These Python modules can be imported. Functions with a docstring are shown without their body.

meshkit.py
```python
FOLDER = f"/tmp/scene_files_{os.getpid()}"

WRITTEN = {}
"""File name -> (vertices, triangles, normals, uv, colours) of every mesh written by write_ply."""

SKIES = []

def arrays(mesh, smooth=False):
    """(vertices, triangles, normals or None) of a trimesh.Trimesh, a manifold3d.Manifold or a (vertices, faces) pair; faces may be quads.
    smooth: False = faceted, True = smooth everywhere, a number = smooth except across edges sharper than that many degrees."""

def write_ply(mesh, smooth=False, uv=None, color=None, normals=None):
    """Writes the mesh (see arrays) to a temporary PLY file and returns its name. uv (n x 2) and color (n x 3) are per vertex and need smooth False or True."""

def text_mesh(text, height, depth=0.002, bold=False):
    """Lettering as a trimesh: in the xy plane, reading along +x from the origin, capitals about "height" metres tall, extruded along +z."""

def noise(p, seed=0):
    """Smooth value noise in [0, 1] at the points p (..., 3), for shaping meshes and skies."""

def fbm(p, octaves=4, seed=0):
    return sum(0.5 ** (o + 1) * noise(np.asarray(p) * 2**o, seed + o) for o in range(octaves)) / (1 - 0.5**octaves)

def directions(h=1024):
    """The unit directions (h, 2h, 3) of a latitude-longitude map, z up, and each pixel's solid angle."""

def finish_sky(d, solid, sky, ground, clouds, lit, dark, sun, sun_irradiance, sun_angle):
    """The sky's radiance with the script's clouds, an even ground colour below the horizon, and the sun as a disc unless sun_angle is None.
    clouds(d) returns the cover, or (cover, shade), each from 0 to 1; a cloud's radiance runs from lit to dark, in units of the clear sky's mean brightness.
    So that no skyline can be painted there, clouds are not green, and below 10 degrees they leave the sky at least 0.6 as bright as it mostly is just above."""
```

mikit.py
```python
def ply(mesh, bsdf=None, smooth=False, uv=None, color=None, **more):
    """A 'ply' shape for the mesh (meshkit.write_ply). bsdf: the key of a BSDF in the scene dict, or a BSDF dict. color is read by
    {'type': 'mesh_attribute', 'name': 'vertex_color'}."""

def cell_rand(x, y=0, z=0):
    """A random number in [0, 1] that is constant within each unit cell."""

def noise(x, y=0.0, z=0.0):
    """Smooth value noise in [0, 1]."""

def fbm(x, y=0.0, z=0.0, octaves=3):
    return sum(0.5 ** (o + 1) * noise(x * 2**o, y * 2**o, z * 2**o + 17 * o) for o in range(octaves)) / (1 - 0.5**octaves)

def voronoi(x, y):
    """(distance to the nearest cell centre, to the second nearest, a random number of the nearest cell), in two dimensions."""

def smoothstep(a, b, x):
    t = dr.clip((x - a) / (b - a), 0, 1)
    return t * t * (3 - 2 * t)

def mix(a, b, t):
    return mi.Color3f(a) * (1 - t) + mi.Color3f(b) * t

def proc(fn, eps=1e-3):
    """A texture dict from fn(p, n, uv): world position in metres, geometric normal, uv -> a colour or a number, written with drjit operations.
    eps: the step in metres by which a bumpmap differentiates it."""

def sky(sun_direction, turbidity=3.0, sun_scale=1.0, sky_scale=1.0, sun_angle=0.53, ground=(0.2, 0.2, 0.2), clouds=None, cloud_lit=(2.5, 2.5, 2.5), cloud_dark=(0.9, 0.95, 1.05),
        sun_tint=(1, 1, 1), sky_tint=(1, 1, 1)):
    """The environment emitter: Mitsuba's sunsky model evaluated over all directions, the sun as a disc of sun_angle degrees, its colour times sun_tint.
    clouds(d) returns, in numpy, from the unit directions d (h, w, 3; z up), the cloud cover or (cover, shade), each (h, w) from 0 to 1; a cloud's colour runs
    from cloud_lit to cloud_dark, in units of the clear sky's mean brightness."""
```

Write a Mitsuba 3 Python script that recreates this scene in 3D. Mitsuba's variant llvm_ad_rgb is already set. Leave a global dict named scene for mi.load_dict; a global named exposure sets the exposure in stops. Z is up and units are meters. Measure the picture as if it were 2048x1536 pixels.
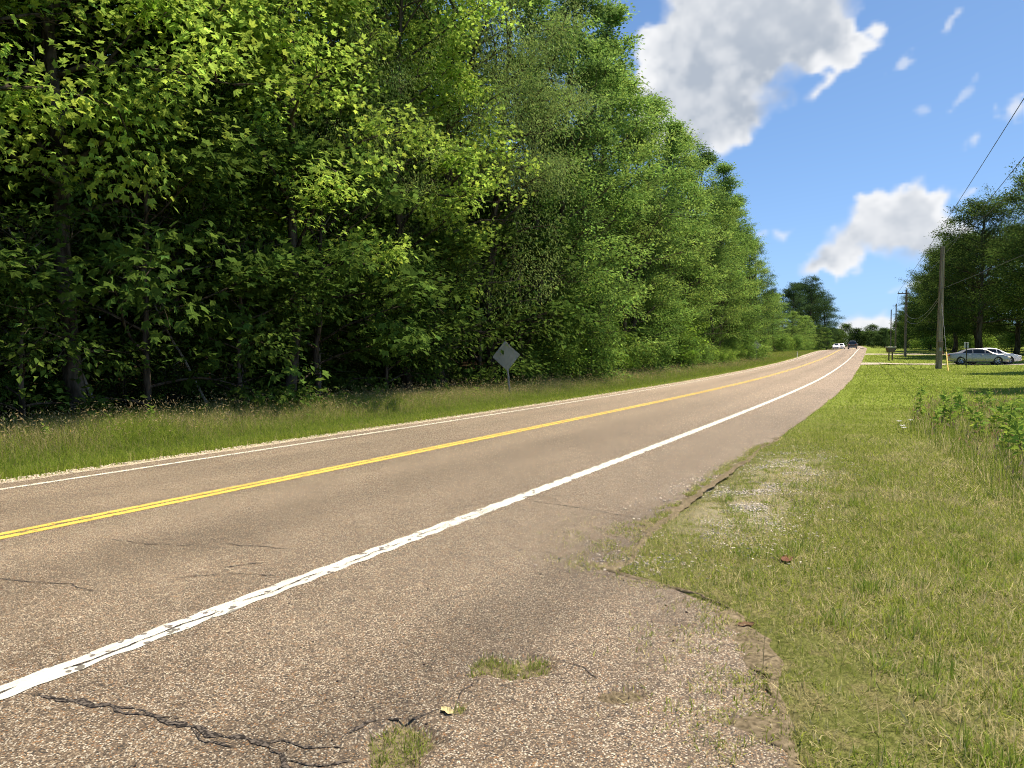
import math, numpy as np, trimesh, mitsuba as mi, drjit as dr, mikit, meshkit
from mitsuba import ScalarTransform4f as T

# ------------------------------------------------------------------ camera, sky, exposure
scene, labels = {}, {}
PITCH = 0.0411
scene['camera'] = {'type': 'perspective', 'fov': math.degrees(2 * math.atan(1024 / 1500)), 'fov_axis': 'x', 'near_clip': 0.1, 'far_clip': 6000.0,
                   'to_world': T().look_at(origin=[0, 0, 1.5], target=[0, math.cos(PITCH), 1.5 - math.sin(PITCH)], up=[0, 0, 1])}
SUN_AZ, SUN_EL = math.radians(63), math.radians(62)
SUN = (math.sin(SUN_AZ) * math.cos(SUN_EL), math.cos(SUN_AZ) * math.cos(SUN_EL), math.sin(SUN_EL))
exposure = 2.3

def sstep(a, b, x):
    t = np.clip((x - a) / (b - a), 0, 1)
    return t * t * (3 - 2 * t)

# cumulus heaps: outline (azimuth, elevation in degrees), greyness, raggedness (degrees), softness (degrees)
HEAPS = [
    ([(10.11, 35.6), (10.54, 28.7), (11.2, 24.34), (10.85, 23.28), (9.73, 22.52), (9.31, 20.92), (8.89, 18.18), (9.94, 15.27), (13.21, 13.57), (15.93, 13.98), (17.4, 14.82), (18.92, 16.0), (20.01, 16.96), (20.06, 17.81), (19.05, 18.55), (20.7, 18.9), (22.0, 18.99), (23.92, 18.44), (24.98, 19.64), (25.59, 19.99), (24.55, 21.03), (24.37, 22.5), (24.4, 25.56), (23.29, 33.74)], 0.82, 1, 0.36),
    ([(20.73, 5.56), (20.96, 6.22), (21.89, 7.35), (22.5, 8.47), (23.87, 9.52), (24.31, 10.6), (25.5, 10.97), (26.52, 11.19), (27.38, 11.49), (28.37, 11.54), (28.82, 10.51), (29.78, 10.94), (30.45, 11.17), (31.47, 10.38), (31.02, 9.83), (29.94, 9.64), (31.57, 8.33), (31.86, 7.39), (31.08, 5.59), (30.11, 5.5), (28.97, 5.88), (26.31, 6.62), (25.27, 6.84), (24.23, 6.08), (23.33, 4.8), (22.23, 5.67), (20.97, 5.21)], 0.6, 0.9, 0.34),
    ([(23.6, 2.62), (24.59, 2.9), (25.5, 2.74), (26.38, 2.89), (27.13, 2.22), (29.2, -1.5), (23.5, -1.5)], 0.4, 0.5, 0.3),
    ([(26.58, 4.1), (27.09, 4.41), (28.22, 4.92), (28.93, 5.05), (28.94, 4.41), (27.67, 4.3)], 0.25, 0.3, 0.15),
    ([(24.71, 20.93), (25.3, 21.33), (26.03, 21.28), (26.26, 20.82), (25.46, 20.25)], 0.3, 0.45, 0.25),
    ([(21.1, 17.31), (21.72, 17.84), (22.34, 18.14), (22.48, 18.79), (23.1, 18.56), (22.95, 18.14), (22.04, 17.58), (21.5, 17.03)], 0.15, 0.35, 0.25),
    ([(19.15, 8.66), (19.8, 8.54), (20.52, 8.75), (19.81, 7.95), (19.32, 8.15)], 0.15, 0.3, 0.5),
]
WISPS = [(29.8, 20.6, .7, .28, 50, .55), (27.2, 18.7, .55, .3, 35, .5), (7.4, 24.3, .8, .6, 20, .6), (33.9, 15.0, 1.1, .5, 10, .7), (31.6, 13.6, .6, .35, 30, .5), (22.6, 4.7, .8, .32, 10, .65), (24.2, 5.6, .4, .22, 20, .45), (18.2, 8.6, .5, .2, 10, .35), (30.6, 16.2, 1.0, .22, 50, .35), (28.3, 15.7, .45, .2, 0, .3), (30.0, 15.4, .4, .3, 60, .3)]


def inside(az, el, poly):
    """signed distance in degrees, positive inside the outline"""
    q = np.asarray(poly)
    best, odd = np.full(az.shape, 1e9), np.zeros(az.shape, bool)
    for (x0, y0), (x1, y1) in zip(q, np.roll(q, -1, 0)):
        dx, dy = x1 - x0, y1 - y0
        t = np.clip(((az - x0) * dx + (el - y0) * dy) / (dx * dx + dy * dy), 0, 1)
        best = np.minimum(best, (az - x0 - t * dx) ** 2 + (el - y0 - t * dy) ** 2)
        odd ^= ((y0 > el) != (y1 > el)) & (az < dx * (el - y0) / (dy if dy else 1e-9) + x0)
    return np.where(odd, 1, -1) * np.sqrt(best)

def clouds(d):
    az, el = np.degrees(np.arctan2(d[..., 0], d[..., 1])), np.degrees(np.arcsin(np.clip(d[..., 2], -1, 1)))
    cover, shade = np.zeros(az.shape), np.zeros(az.shape)
    win = (az > -6) & (az < 46) & (el < 48) & (el > -2)
    a, e = az[win], el[win]
    p = np.stack([a, e * 1.15, 0 * a], -1)
    n = meshkit.fbm(p / 1.9, 5, 3) - .5
    puff = np.abs(meshkit.fbm(p / 1.25 + 31, 4, 8) - .5) * 2
    fine = meshkit.fbm(p / .55 + 11, 3, 12) - .5
    broad = meshkit.fbm(p / 3.4 + 3, 4, 77) - .5
    C, S = np.zeros(a.shape), np.zeros(a.shape)
    for poly, grey, rag, soft in HEAPS:
        f = inside(a, e, poly) + .14 + rag * (n * 1.9 + (.22 - puff) * .5) + fine * .55 * rag
        c = sstep(-.08, soft * 2.0 * (.8 + 2.4 * sstep(-.02, .24, broad)), f)
        lobes = meshkit.fbm(p / 1.7 + 17, 4, 91) + broad * .35
        e0, e1 = min(q[1] for q in poly), min(max(q[1] for q in poly), 27)
        depth = sstep(1.1, .15, (e - e0) / (e1 - e0))
        sh = grey * sstep(.05, 2.2 * (.4 + .6 * grey), f + broad * 1.6 + n * .8) * (.50 + .5 * depth)
        sh = np.clip(sh * (.62 + .75 * sstep(.25, .75, lobes)) + (puff - .3) * .35 * sstep(.1, .6, f) * sstep(3.5, 1.0, f) + fine * .10, 0, .93)
        S = np.where(c > C, sh, S)
        C = np.maximum(C, c)
    for x0, y0, w, h, tilt, k in WISPS:
        t = math.radians(tilt)
        x, y = a - x0, e - y0
        u, v = (x * math.cos(t) + y * math.sin(t)) / w, (-x * math.sin(t) + y * math.cos(t)) / h
        f = 1 - np.sqrt(u * u + v * v) * .8 + n * 3.0 + fine * 2.0 - .15
        C = np.maximum(C, sstep(.0, 1.3, f) * k)
    cover[win], shade[win] = C, S
    # scattered fair-weather cumulus over the rest of the sky
    q = d / np.maximum(d[..., 2:], .06) * .9
    far = meshkit.fbm(np.stack([q[..., 0], q[..., 1], 0 * az], -1) * 1.1 + 7, 5, 21) - .60
    outside = np.clip(sstep(40, 60, np.abs(az - 12)) + sstep(42, 55, el), 0, 1)
    rest = np.clip(far * 5, 0, 1) * outside
    grey = np.where(cover > .05, shade, .3)
    return np.maximum(cover, sstep(.0, .6, rest) * .9) * .98, grey

scene['sky'] = mikit.sky(SUN, turbidity=3.0, clouds=clouds, cloud_lit=(2.55, 2.57, 2.6), cloud_dark=(1.16, 1.32, 1.55), ground=(.12, .13, .07), sky_tint=(.70, .80, .94))

# ------------------------------------------------------------------ helpers
rng = np.random.default_rng(7)

def ref(k):
    return {'type': 'ref', 'id': k}

def tw(b):
    return {'type': 'twosided', 'bsdf': b}

def rgb(*c):
    return {'type': 'rgb', 'value': list(c)}

def numbered(name):
    if name not in used:
        used.add(name)
        return name
    i = 1
    while f'{name}_{i:03d}' in used:
        i += 1
    used.add(f'{name}_{i:03d}')
    return f'{name}_{i:03d}'

used = set()

def thing(name, label, cat, group=None):
    k = numbered(name)
    labels[k] = {'label': label, 'category': cat}
    if group:
        labels[k]['group'] = group
    return k

def part(parent, name, shape):
    k = numbered(parent + '__' + name)
    scene[k] = shape
    return k

def struct(name, shape):
    k = numbered(name)
    scene[k] = shape
    labels[k] = {'kind': 'structure'}
    return k

def stuff(name, shape, label, cat):
    k = numbered(name)
    scene[k] = shape
    labels[k] = {'kind': 'stuff', 'label': label, 'category': cat}
    return k

def tube(pts, radii, sides=6, cap=True):
    p = np.asarray(pts, float)
    r = np.broadcast_to(np.asarray(radii, float), (len(p),))
    t = np.gradient(p, axis=0)
    t /= np.linalg.norm(t, axis=1, keepdims=True) + 1e-12
    a = np.cross(t, np.where(np.abs(t[:, 2:]) < .9, [0, 0, 1.], [1., 0, 0]))
    a /= np.linalg.norm(a, axis=1, keepdims=True) + 1e-12
    b = np.cross(t, a)
    an = np.arange(sides) * 2 * np.pi / sides
    v = (p[:, None] + r[:, None, None] * (np.cos(an)[None, :, None] * a[:, None] + np.sin(an)[None, :, None] * b[:, None])).reshape(-1, 3)
    i, j = np.meshgrid(np.arange(len(p) - 1), np.arange(sides), indexing='ij')
    q = np.stack([i * sides + j, i * sides + (j + 1) % sides, (i + 1) * sides + (j + 1) % sides, (i + 1) * sides + j], -1).reshape(-1, 4)
    f = np.vstack([q[:, [0, 1, 2]], q[:, [0, 2, 3]]])
    if cap:
        n = len(v)
        v = np.vstack([v, p[:1], p[-1:]])
        jj = np.arange(sides)
        m = (len(p) - 1) * sides
        f = np.vstack([f, np.stack([(jj + 1) % sides, jj, jj * 0 + n], 1), np.stack([m + jj, m + (jj + 1) % sides, jj * 0 + n + 1], 1)])
    return v, f

def cat(ms):
    vs, fs, o = [], [], 0
    for v, f in ms:
        v, f = np.asarray(v, float), np.asarray(f, int)
        if f.shape[1] == 4:
            f = np.vstack([f[:, [0, 1, 2]], f[:, [0, 2, 3]]])
        vs.append(v)
        fs.append(f + o)
        o += len(v)
    return np.vstack(vs), np.vstack(fs)

def box(cx, cy, cz, sx, sy, sz, bevel=0.0):
    if bevel <= 0:
        m = trimesh.creation.box((sx, sy, sz))
        return np.array(m.vertices) + [cx, cy, cz], np.array(m.faces)
    import manifold3d as m3
    pts = []
    for x in (-1, 1):
        for y in (-1, 1):
            for z in (-1, 1):
                X, Y, Z = sx / 2, sy / 2, sz / 2
                pts += [[x * (X - bevel), y * (Y - bevel), z * Z], [x * (X - bevel), y * Y, z * (Z - bevel)], [x * X, y * (Y - bevel), z * (Z - bevel)]]
    mm = m3.Manifold.hull_points(np.array(pts)).to_mesh()
    return np.array(mm.vert_properties[:, :3], float) + [cx, cy, cz], np.array(mm.tri_verts)

def tf(m, rz=0.0, loc=(0, 0, 0), sc=1.0):
    v = np.asarray(m[0], float) * sc
    c, s = math.cos(rz), math.sin(rz)
    return np.stack([v[:, 0] * c - v[:, 1] * s, v[:, 0] * s + v[:, 1] * c, v[:, 2]], 1) + np.asarray(loc, float), m[1]

def grid_faces(n, m):
    i, j = np.meshgrid(np.arange(n - 1), np.arange(m - 1), indexing='ij')
    return np.stack([i * m + j, i * m + j + 1, (i + 1) * m + j + 1, (i + 1) * m + j], -1).reshape(-1, 4)

# ------------------------------------------------------------------ the lie of the road: s metres along it, p metres to its right
_S = np.arange(-60, 760, .25)

def head(s):
    t = np.clip((np.asarray(s, float) + 5) / 65, 0, 1)
    t = t * t * (3 - 2 * t)
    far = sstep(230, 420, np.asarray(s, float))
    return .4845 + (.4467 - .4845) * t - .035 * far

_PX, _PY = np.cumsum(np.sin(head(_S)) * .25), np.cumsum(np.cos(head(_S)) * .25)
_PX -= np.interp(0, _S, _PX)
_PY -= np.interp(0, _S, _PY)
_ZS = np.array([-60, 0, 20, 40, 60, 80, 100, 120, 150, 165, 180, 200, 215, 235, 260, 300, 360, 430, 500, 760.])
_ZV = np.array([-.06, 0, .02, .08, .22, .44, .74, 1.12, 1.84, 2.17, 2.41, 2.56, 2.55, 2.45, 2.45, 2.9, 3.9, 5.2, 6.2, 9.])
from scipy.interpolate import PchipInterpolator
_zr = PchipInterpolator(_ZS, _ZV)

def zr(s):
    return _zr(np.clip(s, -60, 760))

def xy(s, p):
    h = head(s)
    s2 = np.asarray(s, float)
    over = s2 - np.clip(s2, -60, 759)
    return np.interp(s, _S, _PX) + np.cos(h) * p + over * np.sin(h), np.interp(s, _S, _PY) - np.sin(h) * p + over * np.cos(h)

_ES = np.array([-60, -6, -3, 0, 2.0, 2.9, 3.3, 3.7, 4.1, 4.45, 4.65, 4.75, 4.9, 5.2, 6.0, 6.8, 760])
_EP = np.array([5.0, 4.5, 1.6, .35, .0, -.27, -.37, -.50, -.64, -.98, -1.2, -1.5, -1.86, -1.8, -1.9, -1.95, -1.95])

def edge(s):
    s = np.asarray(s, float)
    w = meshkit.fbm(np.stack([s * .9, s * 0 + 3.1, s * 0], -1), 4, 5) - .5
    f = meshkit.fbm(np.stack([s * 6.5, s * 0 + 7.7, s * 0], -1), 3, 15) - .5
    return np.interp(s, _ES, _EP) + w * .12 + f * .07 * sstep(40, 10, s) + (w * .2 + f * .10) * sstep(6.2, 4.8, s)

def redge(s):
    s = np.asarray(s, float)
    w = meshkit.fbm(np.stack([s * .6, s * 0 + 9.1, s * 0], -1), 4, 6) - .5
    return -10.95 + w * .16

def roadlat(p):
    return np.interp(p, [-11.2, -10.2, -6.9, -3.5, -1.9, 5], [-.295, -.245, -.088, 0, -.012, -.02])

def gnoise(s, p, k=1.0):
    s, p = np.broadcast_arrays(np.asarray(s, float), np.asarray(p, float))
    q = np.stack([s * .8, p * .8, 0 * s], -1)
    return (meshkit.fbm(q, 3, 11) - .5) * .09 * k

def gz(s, p):
    """height of the open ground"""
    s, p = np.broadcast_arrays(np.asarray(s, float), np.asarray(p, float))
    e = edge(s)
    right = np.interp(p - e, [-.25, -.1, .05, .4, 2, 5, 9, 20, 60, 400], [-.14, -.05, -.012, -.002, .0, -.03, -.02, .05, .3, 3.0]) - .05 * np.exp(-((s - 8.8) / 2.0) ** 2) * np.clip(1 - np.abs(p - e - .1) / .7, 0, 1)
    left = np.interp(p, [-400, -60, -30, -17, -14, -12, -11.05, -10.85, -10.6], [2.0, -.2, -.4, -.44, -.42, -.37, -.31, -.33, -.42])
    mid = roadlat(p) - .14
    z = np.where(p > e - .25, np.maximum(right, -.14), np.where(p < -10.6, left, mid))
    nz = gnoise(s, p) * np.where(p > e, sstep(.1, 1.2, p - e), np.where(p < -11.1, sstep(-11.2, -12.5, p), 0))
    return zr(s) + z + nz

def pt(s, p, dz=0.0):
    x, y = xy(s, p)
    return np.array([float(x), float(y), float(gz(s, p)) + dz])

# ------------------------------------------------------------------ materials
N, FB, VO, SM, MIX = mikit.noise, mikit.fbm, mikit.voronoi, mikit.smoothstep, mikit.mix

def f_asphalt(p, n, uv):
    d1, d2, r = VO(p.x * 135, p.y * 135)
    e1, e2, r2 = VO(p.x * 230 + 5, p.y * 230)
    big = FB(p.x * .45, p.y * .45, 0, 3)
    mid = FB(p.x * 4.1 + 9, p.y * 4.1, 0, 4)
    c = MIX((.120, .090, .066), (.215, .160, .115), r)
    c = dr.select(r > .60, MIX((.25, .185, .125), (.34, .27, .195), r2), c)
    c = dr.select(r > .86, MIX((.38, .33, .26), (.60, .54, .45), r2), c)
    c = dr.select((r > .56) & (r < .60), MIX((.26, .13, .07), (.34, .20, .09), r2), c)
    c = dr.select(r < .12, mi.Color3f(.055, .048, .042), c)
    c = c * (1 - .6 * SM(.28, .60, d1)) + mi.Color3f(.030, .025, .02) * SM(.28, .60, d1)
    tone = 1.02 + .28 * big + .22 * (mid - .5)
    tone = tone * (1 + .30 * (N(p.x * 31, p.y * 31, 0) - .5) + .22 * (N(p.x * 12 + 4, p.y * 12, 0) - .5) + .20 * (FB(uv.x * .10, uv.y * 2.6, 0, 3) - .5))
    wheel = dr.exp(-dr.square((dr.abs(uv.y + 5.2) - .85) * 2.2)) + dr.exp(-dr.square((dr.abs(uv.y + 8.55) - .8) * 2.2))
    oil = dr.exp(-dr.square((uv.y + 5.2) * 1.6)) + dr.exp(-dr.square((uv.y + 8.55) * 1.6))
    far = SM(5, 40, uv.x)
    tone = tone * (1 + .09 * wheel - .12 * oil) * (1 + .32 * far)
    dark = SM(.52, .74, FB(p.x * .8 + 3, p.y * .8 + 8, 0, 4)) * (1 - .6 * far)
    rim = SM(.55, .05, dr.abs(uv.y + 1.95)) * SM(9, 5, uv.x)
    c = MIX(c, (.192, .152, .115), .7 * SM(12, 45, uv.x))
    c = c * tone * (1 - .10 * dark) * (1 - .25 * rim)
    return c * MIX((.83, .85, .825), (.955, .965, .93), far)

scene['m_asphalt'] = tw({'type': 'principled', 'base_color': mikit.proc(f_asphalt), 'roughness': .72, 'specular': .35})

def f_white(p, n, uv):
    w = FB(uv.x * 2.5, uv.y * 40, 0, 4)
    sp = N(p.x * 120, p.y * 120, 0)
    ridge = dr.abs(FB(uv.x * 4.2, uv.y * 9 + 4, 0, 4) - .5)
    crack = SM(.022, .008, ridge) * SM(.40, .52, N(uv.x * 1.7, 3.1, 0)) * SM(30, 8, uv.x)
    chip = SM(.70, .74, FB(p.x * 17, p.y * 17, 0, 3)) * SM(30, 8, uv.x)
    c = MIX((.66, .67, .58), (.54, .53, .46), SM(.45, .75, w)) * (.9 + .2 * sp)
    return MIX(c, (.07, .06, .055), dr.clip(crack * .95 + chip * .85, 0, 1))

scene['m_white_paint'] = tw({'type': 'principled', 'base_color': mikit.proc(f_white), 'roughness': .6, 'specular': .4})

def f_yellow(p, n, uv):
    w = FB(p.x * 3, p.y * 3, 0, 4)
    chip = SM(.69, .75, FB(p.x * 16 + 7, p.y * 16, 0, 3))
    sp = N(p.x * 110, p.y * 110, 0)
    c = MIX((.72, .50, .095), (.60, .41, .085), SM(.4, .7, w)) * (.9 + .2 * sp)
    return MIX(c, (.13, .10, .07), chip * .8)

scene['m_yellow_paint'] = tw({'type': 'principled', 'base_color': mikit.proc(f_yellow), 'roughness': .6, 'specular': .4})

def f_ground(p, n, uv):
    s, q = uv.x, uv.y
    a = FB(p.x * .9, p.y * .9, 0, 4)
    b = FB(p.x * 7, p.y * 7, 0, 3)
    c = N(p.x * 60, p.y * 60, 0)
    k = N(p.x * 17 + 3, p.y * 17, 0)
    soil = MIX((.13, .098, .062), (.26, .20, .13), b) * (.75 + .5 * c)
    straw = MIX((.24, .20, .105), (.34, .285, .16), c)
    green = MIX((.125, .195, .024), (.245, .33, .062), .5 * k + .5 * c)
    near = SM(26, 9, s)
    thatch = MIX((.050, .045, .022), (.17, .15, .075), c) * (.6 + .7 * b)
    meadow = MIX(green, straw, .14)
    lawn = MIX(meadow, MIX(MIX(thatch, green * .45, .4), soil * .7, SM(.5, .7, b) * .4), near * .9)
    stripe = FB(p.x * .05, p.y * .3, 0, 3)
    fine = N(p.x * 190, p.y * 190, 0)
    lawn = lawn * (.86 + .3 * stripe) * (1 + near * (fine - .5) * 1.1)
    bare = SM(.0, .9, q + 1.9) * 0 + SM(.65, .15, dr.abs(q + 1.35)) * SM(13, 10, s) * SM(5.5, 7, s) * SM(.30, .5, b)
    lawn = MIX(lawn, MIX((.26, .23, .165), (.42, .385, .31), c), bare * .7)
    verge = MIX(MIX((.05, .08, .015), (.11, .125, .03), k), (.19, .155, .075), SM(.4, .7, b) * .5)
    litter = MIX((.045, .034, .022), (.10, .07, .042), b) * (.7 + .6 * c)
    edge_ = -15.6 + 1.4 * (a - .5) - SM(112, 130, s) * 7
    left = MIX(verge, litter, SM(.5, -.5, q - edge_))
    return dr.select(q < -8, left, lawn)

scene['m_ground'] = tw({'type': 'diffuse', 'reflectance': mikit.proc(f_ground)})

def f_gravel(p, n, uv):
    d1, d2, r = VO(p.x * 34, p.y * 34)
    c = MIX((.50, .43, .32), (.76, .69, .55), r)
    return c * (1 - .45 * SM(.35, .75, d1)) * (.85 + .3 * FB(p.x * 2, p.y * 2, 0, 3))

scene['m_gravel'] = tw({'type': 'diffuse', 'reflectance': mikit.proc(f_gravel)})
scene['m_concrete'] = tw({'type': 'diffuse', 'reflectance': rgb(.46, .42, .35)})
scene['m_tar'] = tw({'type': 'diffuse', 'reflectance': mikit.proc(lambda p, n, uv: MIX((.035, .032, .030), (.13, .115, .10), SM(.3, .7, N(p.x * 130, p.y * 130, 0))))})

def f_bark(p, n, uv):
    r = FB(p.x * 14, p.y * 14, p.z * 2.2, 4)
    m = N(p.x * 3 + 8, p.y * 3, p.z * 1.1)
    c = MIX((.030, .025, .020), (.115, .095, .075), SM(.3, .7, r))
    return MIX(c, (.16, .145, .12), SM(.62, .8, m) * .5)

scene['m_bark'] = tw({'type': 'diffuse', 'reflectance': mikit.proc(f_bark)})

def f_pole(p, n, uv):
    r = FB(p.x * 22, p.y * 22, p.z * .7, 4)
    return MIX((.15, .125, .10), (.33, .285, .235), SM(.3, .7, r))

scene['m_pole_wood'] = tw({'type': 'diffuse', 'reflectance': mikit.proc(f_pole)})
VC = {'type': 'mesh_attribute', 'name': 'vertex_color'}
scene['m_leaf'] = {'type': 'principledthin', 'base_color': VC, 'roughness': .30, 'diff_trans': 1.0, 'eta': 1.5, 'spec_trans': 0.0}
scene['m_blade'] = {'type': 'principledthin', 'base_color': VC, 'roughness': .5, 'diff_trans': .9, 'eta': 1.4, 'spec_trans': 0.0}
scene['m_stone'] = tw({'type': 'diffuse', 'reflectance': VC})
scene['m_steel'] = tw({'type': 'principled', 'base_color': rgb(.30, .31, .31), 'roughness': .5, 'metallic': .35})
scene['m_sign_back'] = tw({'type': 'principled', 'base_color': mikit.proc(lambda p, n, uv: MIX((.40, .42, .415), (.50, .51, .505), FB(p.x * 5, p.y * 5, p.z * 5, 3))), 'roughness': .55, 'metallic': .25})
scene['m_black'] = tw({'type': 'principled', 'base_color': rgb(.018, .018, .018), 'roughness': .55})
scene['m_rubber'] = tw({'type': 'principled', 'base_color': rgb(.022, .022, .023), 'roughness': .8})
scene['m_glass_dark'] = tw({'type': 'principled', 'base_color': rgb(.015, .018, .02), 'roughness': .06, 'specular': .6})
scene['m_silver_paint'] = tw({'type': 'principled', 'base_color': rgb(.31, .32, .325), 'roughness': .32, 'metallic': .5, 'clearcoat': 1.0, 'clearcoat_gloss': .9})
scene['m_white_car'] = tw({'type': 'principled', 'base_color': rgb(.78, .79, .80), 'roughness': .3, 'clearcoat': 1.0})
scene['m_dark_car'] = tw({'type': 'principled', 'base_color': rgb(.035, .038, .042), 'roughness': .3, 'clearcoat': 1.0})
scene['m_chrome'] = tw({'type': 'principled', 'base_color': rgb(.62, .62, .62), 'roughness': .25, 'metallic': .9})
scene['m_lamp_clear'] = tw({'type': 'principled', 'base_color': rgb(.75, .75, .72), 'roughness': .12, 'specular': .7})
scene['m_lamp_red'] = tw({'type': 'principled', 'base_color': rgb(.35, .02, .015), 'roughness': .15})
scene['m_yellow_plastic'] = tw({'type': 'principled', 'base_color': rgb(.85, .62, .12), 'roughness': .5})
scene['m_white_plastic'] = tw({'type': 'principled', 'base_color': rgb(.82, .82, .78), 'roughness': .5})
scene['m_grey_wood'] = tw({'type': 'diffuse', 'reflectance': rgb(.16, .13, .10)})
scene['m_wire'] = tw({'type': 'principled', 'base_color': rgb(.05, .055, .06), 'roughness': .5})
scene['m_red_box'] = tw({'type': 'principled', 'base_color': rgb(.12, .035, .025), 'roughness': .5})
scene['m_petal'] = tw({'type': 'diffuse', 'reflectance': rgb(.80, .80, .78)})

# ------------------------------------------------------------------ ground, road, markings
def rows(lo, hi, first, grow):
    out, d = [lo], first
    while out[-1] < hi:
        out.append(out[-1] + d)
        d *= grow
    return np.array(out)

ss = np.concatenate([np.linspace(-400, -60, 8)[:-1], np.linspace(-60, 0, 25)[:-1], np.arange(0, 12, .2), np.arange(12, 60, .6), np.arange(60, 240, 2.5), np.arange(240, 760, 15), np.linspace(770, 2500, 12)])
offs_r = np.concatenate([[-.5, -.25, -.1, .05, .2, .4, .7], np.arange(1.0, 9, .35), np.arange(9, 30, 1.5), np.arange(30, 100, 7), np.linspace(110, 1500, 12)])
offs_l = np.concatenate([np.linspace(-1500, -110, 12), np.arange(-100, -30, 7), np.arange(-30, -17, 1.2), np.arange(-17, -11.3, .3), [-11.2, -11.05, -10.85, -10.6, -9, -6.9, -4.5]])
SS = np.repeat(ss[:, None], len(offs_l) + len(offs_r), 1)
PP = np.concatenate([np.repeat(offs_l[None], len(ss), 0), edge(ss)[:, None] + offs_r[None]], 1)
GX, GY = xy(SS, PP)
GZ = gz(SS, PP)
GZ[:, -12:] += 0
vg = np.stack([GX, GY, GZ], -1).reshape(-1, 3)
fg = grid_faces(*SS.shape)[:, ::-1]
struct('ground', mikit.ply((vg, fg), 'm_ground', smooth=True, uv=np.stack([SS, PP], -1).reshape(-1, 2)))

# potholes in the paving: s, p, half length, half width, depth
def unproj(s, p):
    return np.array(xy(s, p), float)

HOLES = []
for (x, y, a, b, dep) in [(.015, 3.56, .225, .155, .03), (-.45, 2.83, .145, .17, .03), (-.235, 3.13, .045, .035, .02), (.50, 3.27, .13, .075, .022), (.93, 4.10, .10, .02, .012)]:
    HOLES.append((x, y, a, b, dep))

def hole_depth(X, Y):
    out = np.zeros(np.shape(X))
    for x, y, a, b, dep in HOLES:
        w = meshkit.fbm(np.stack([X * 9, Y * 9, 0 * X], -1), 3, 17) - .5
        r = np.sqrt(((X - x) / a) ** 2 + ((Y - y) / b) ** 2) + w * .9
        out = np.maximum(out, dep * sstep(1.12, .88, r))
    return out

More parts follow.
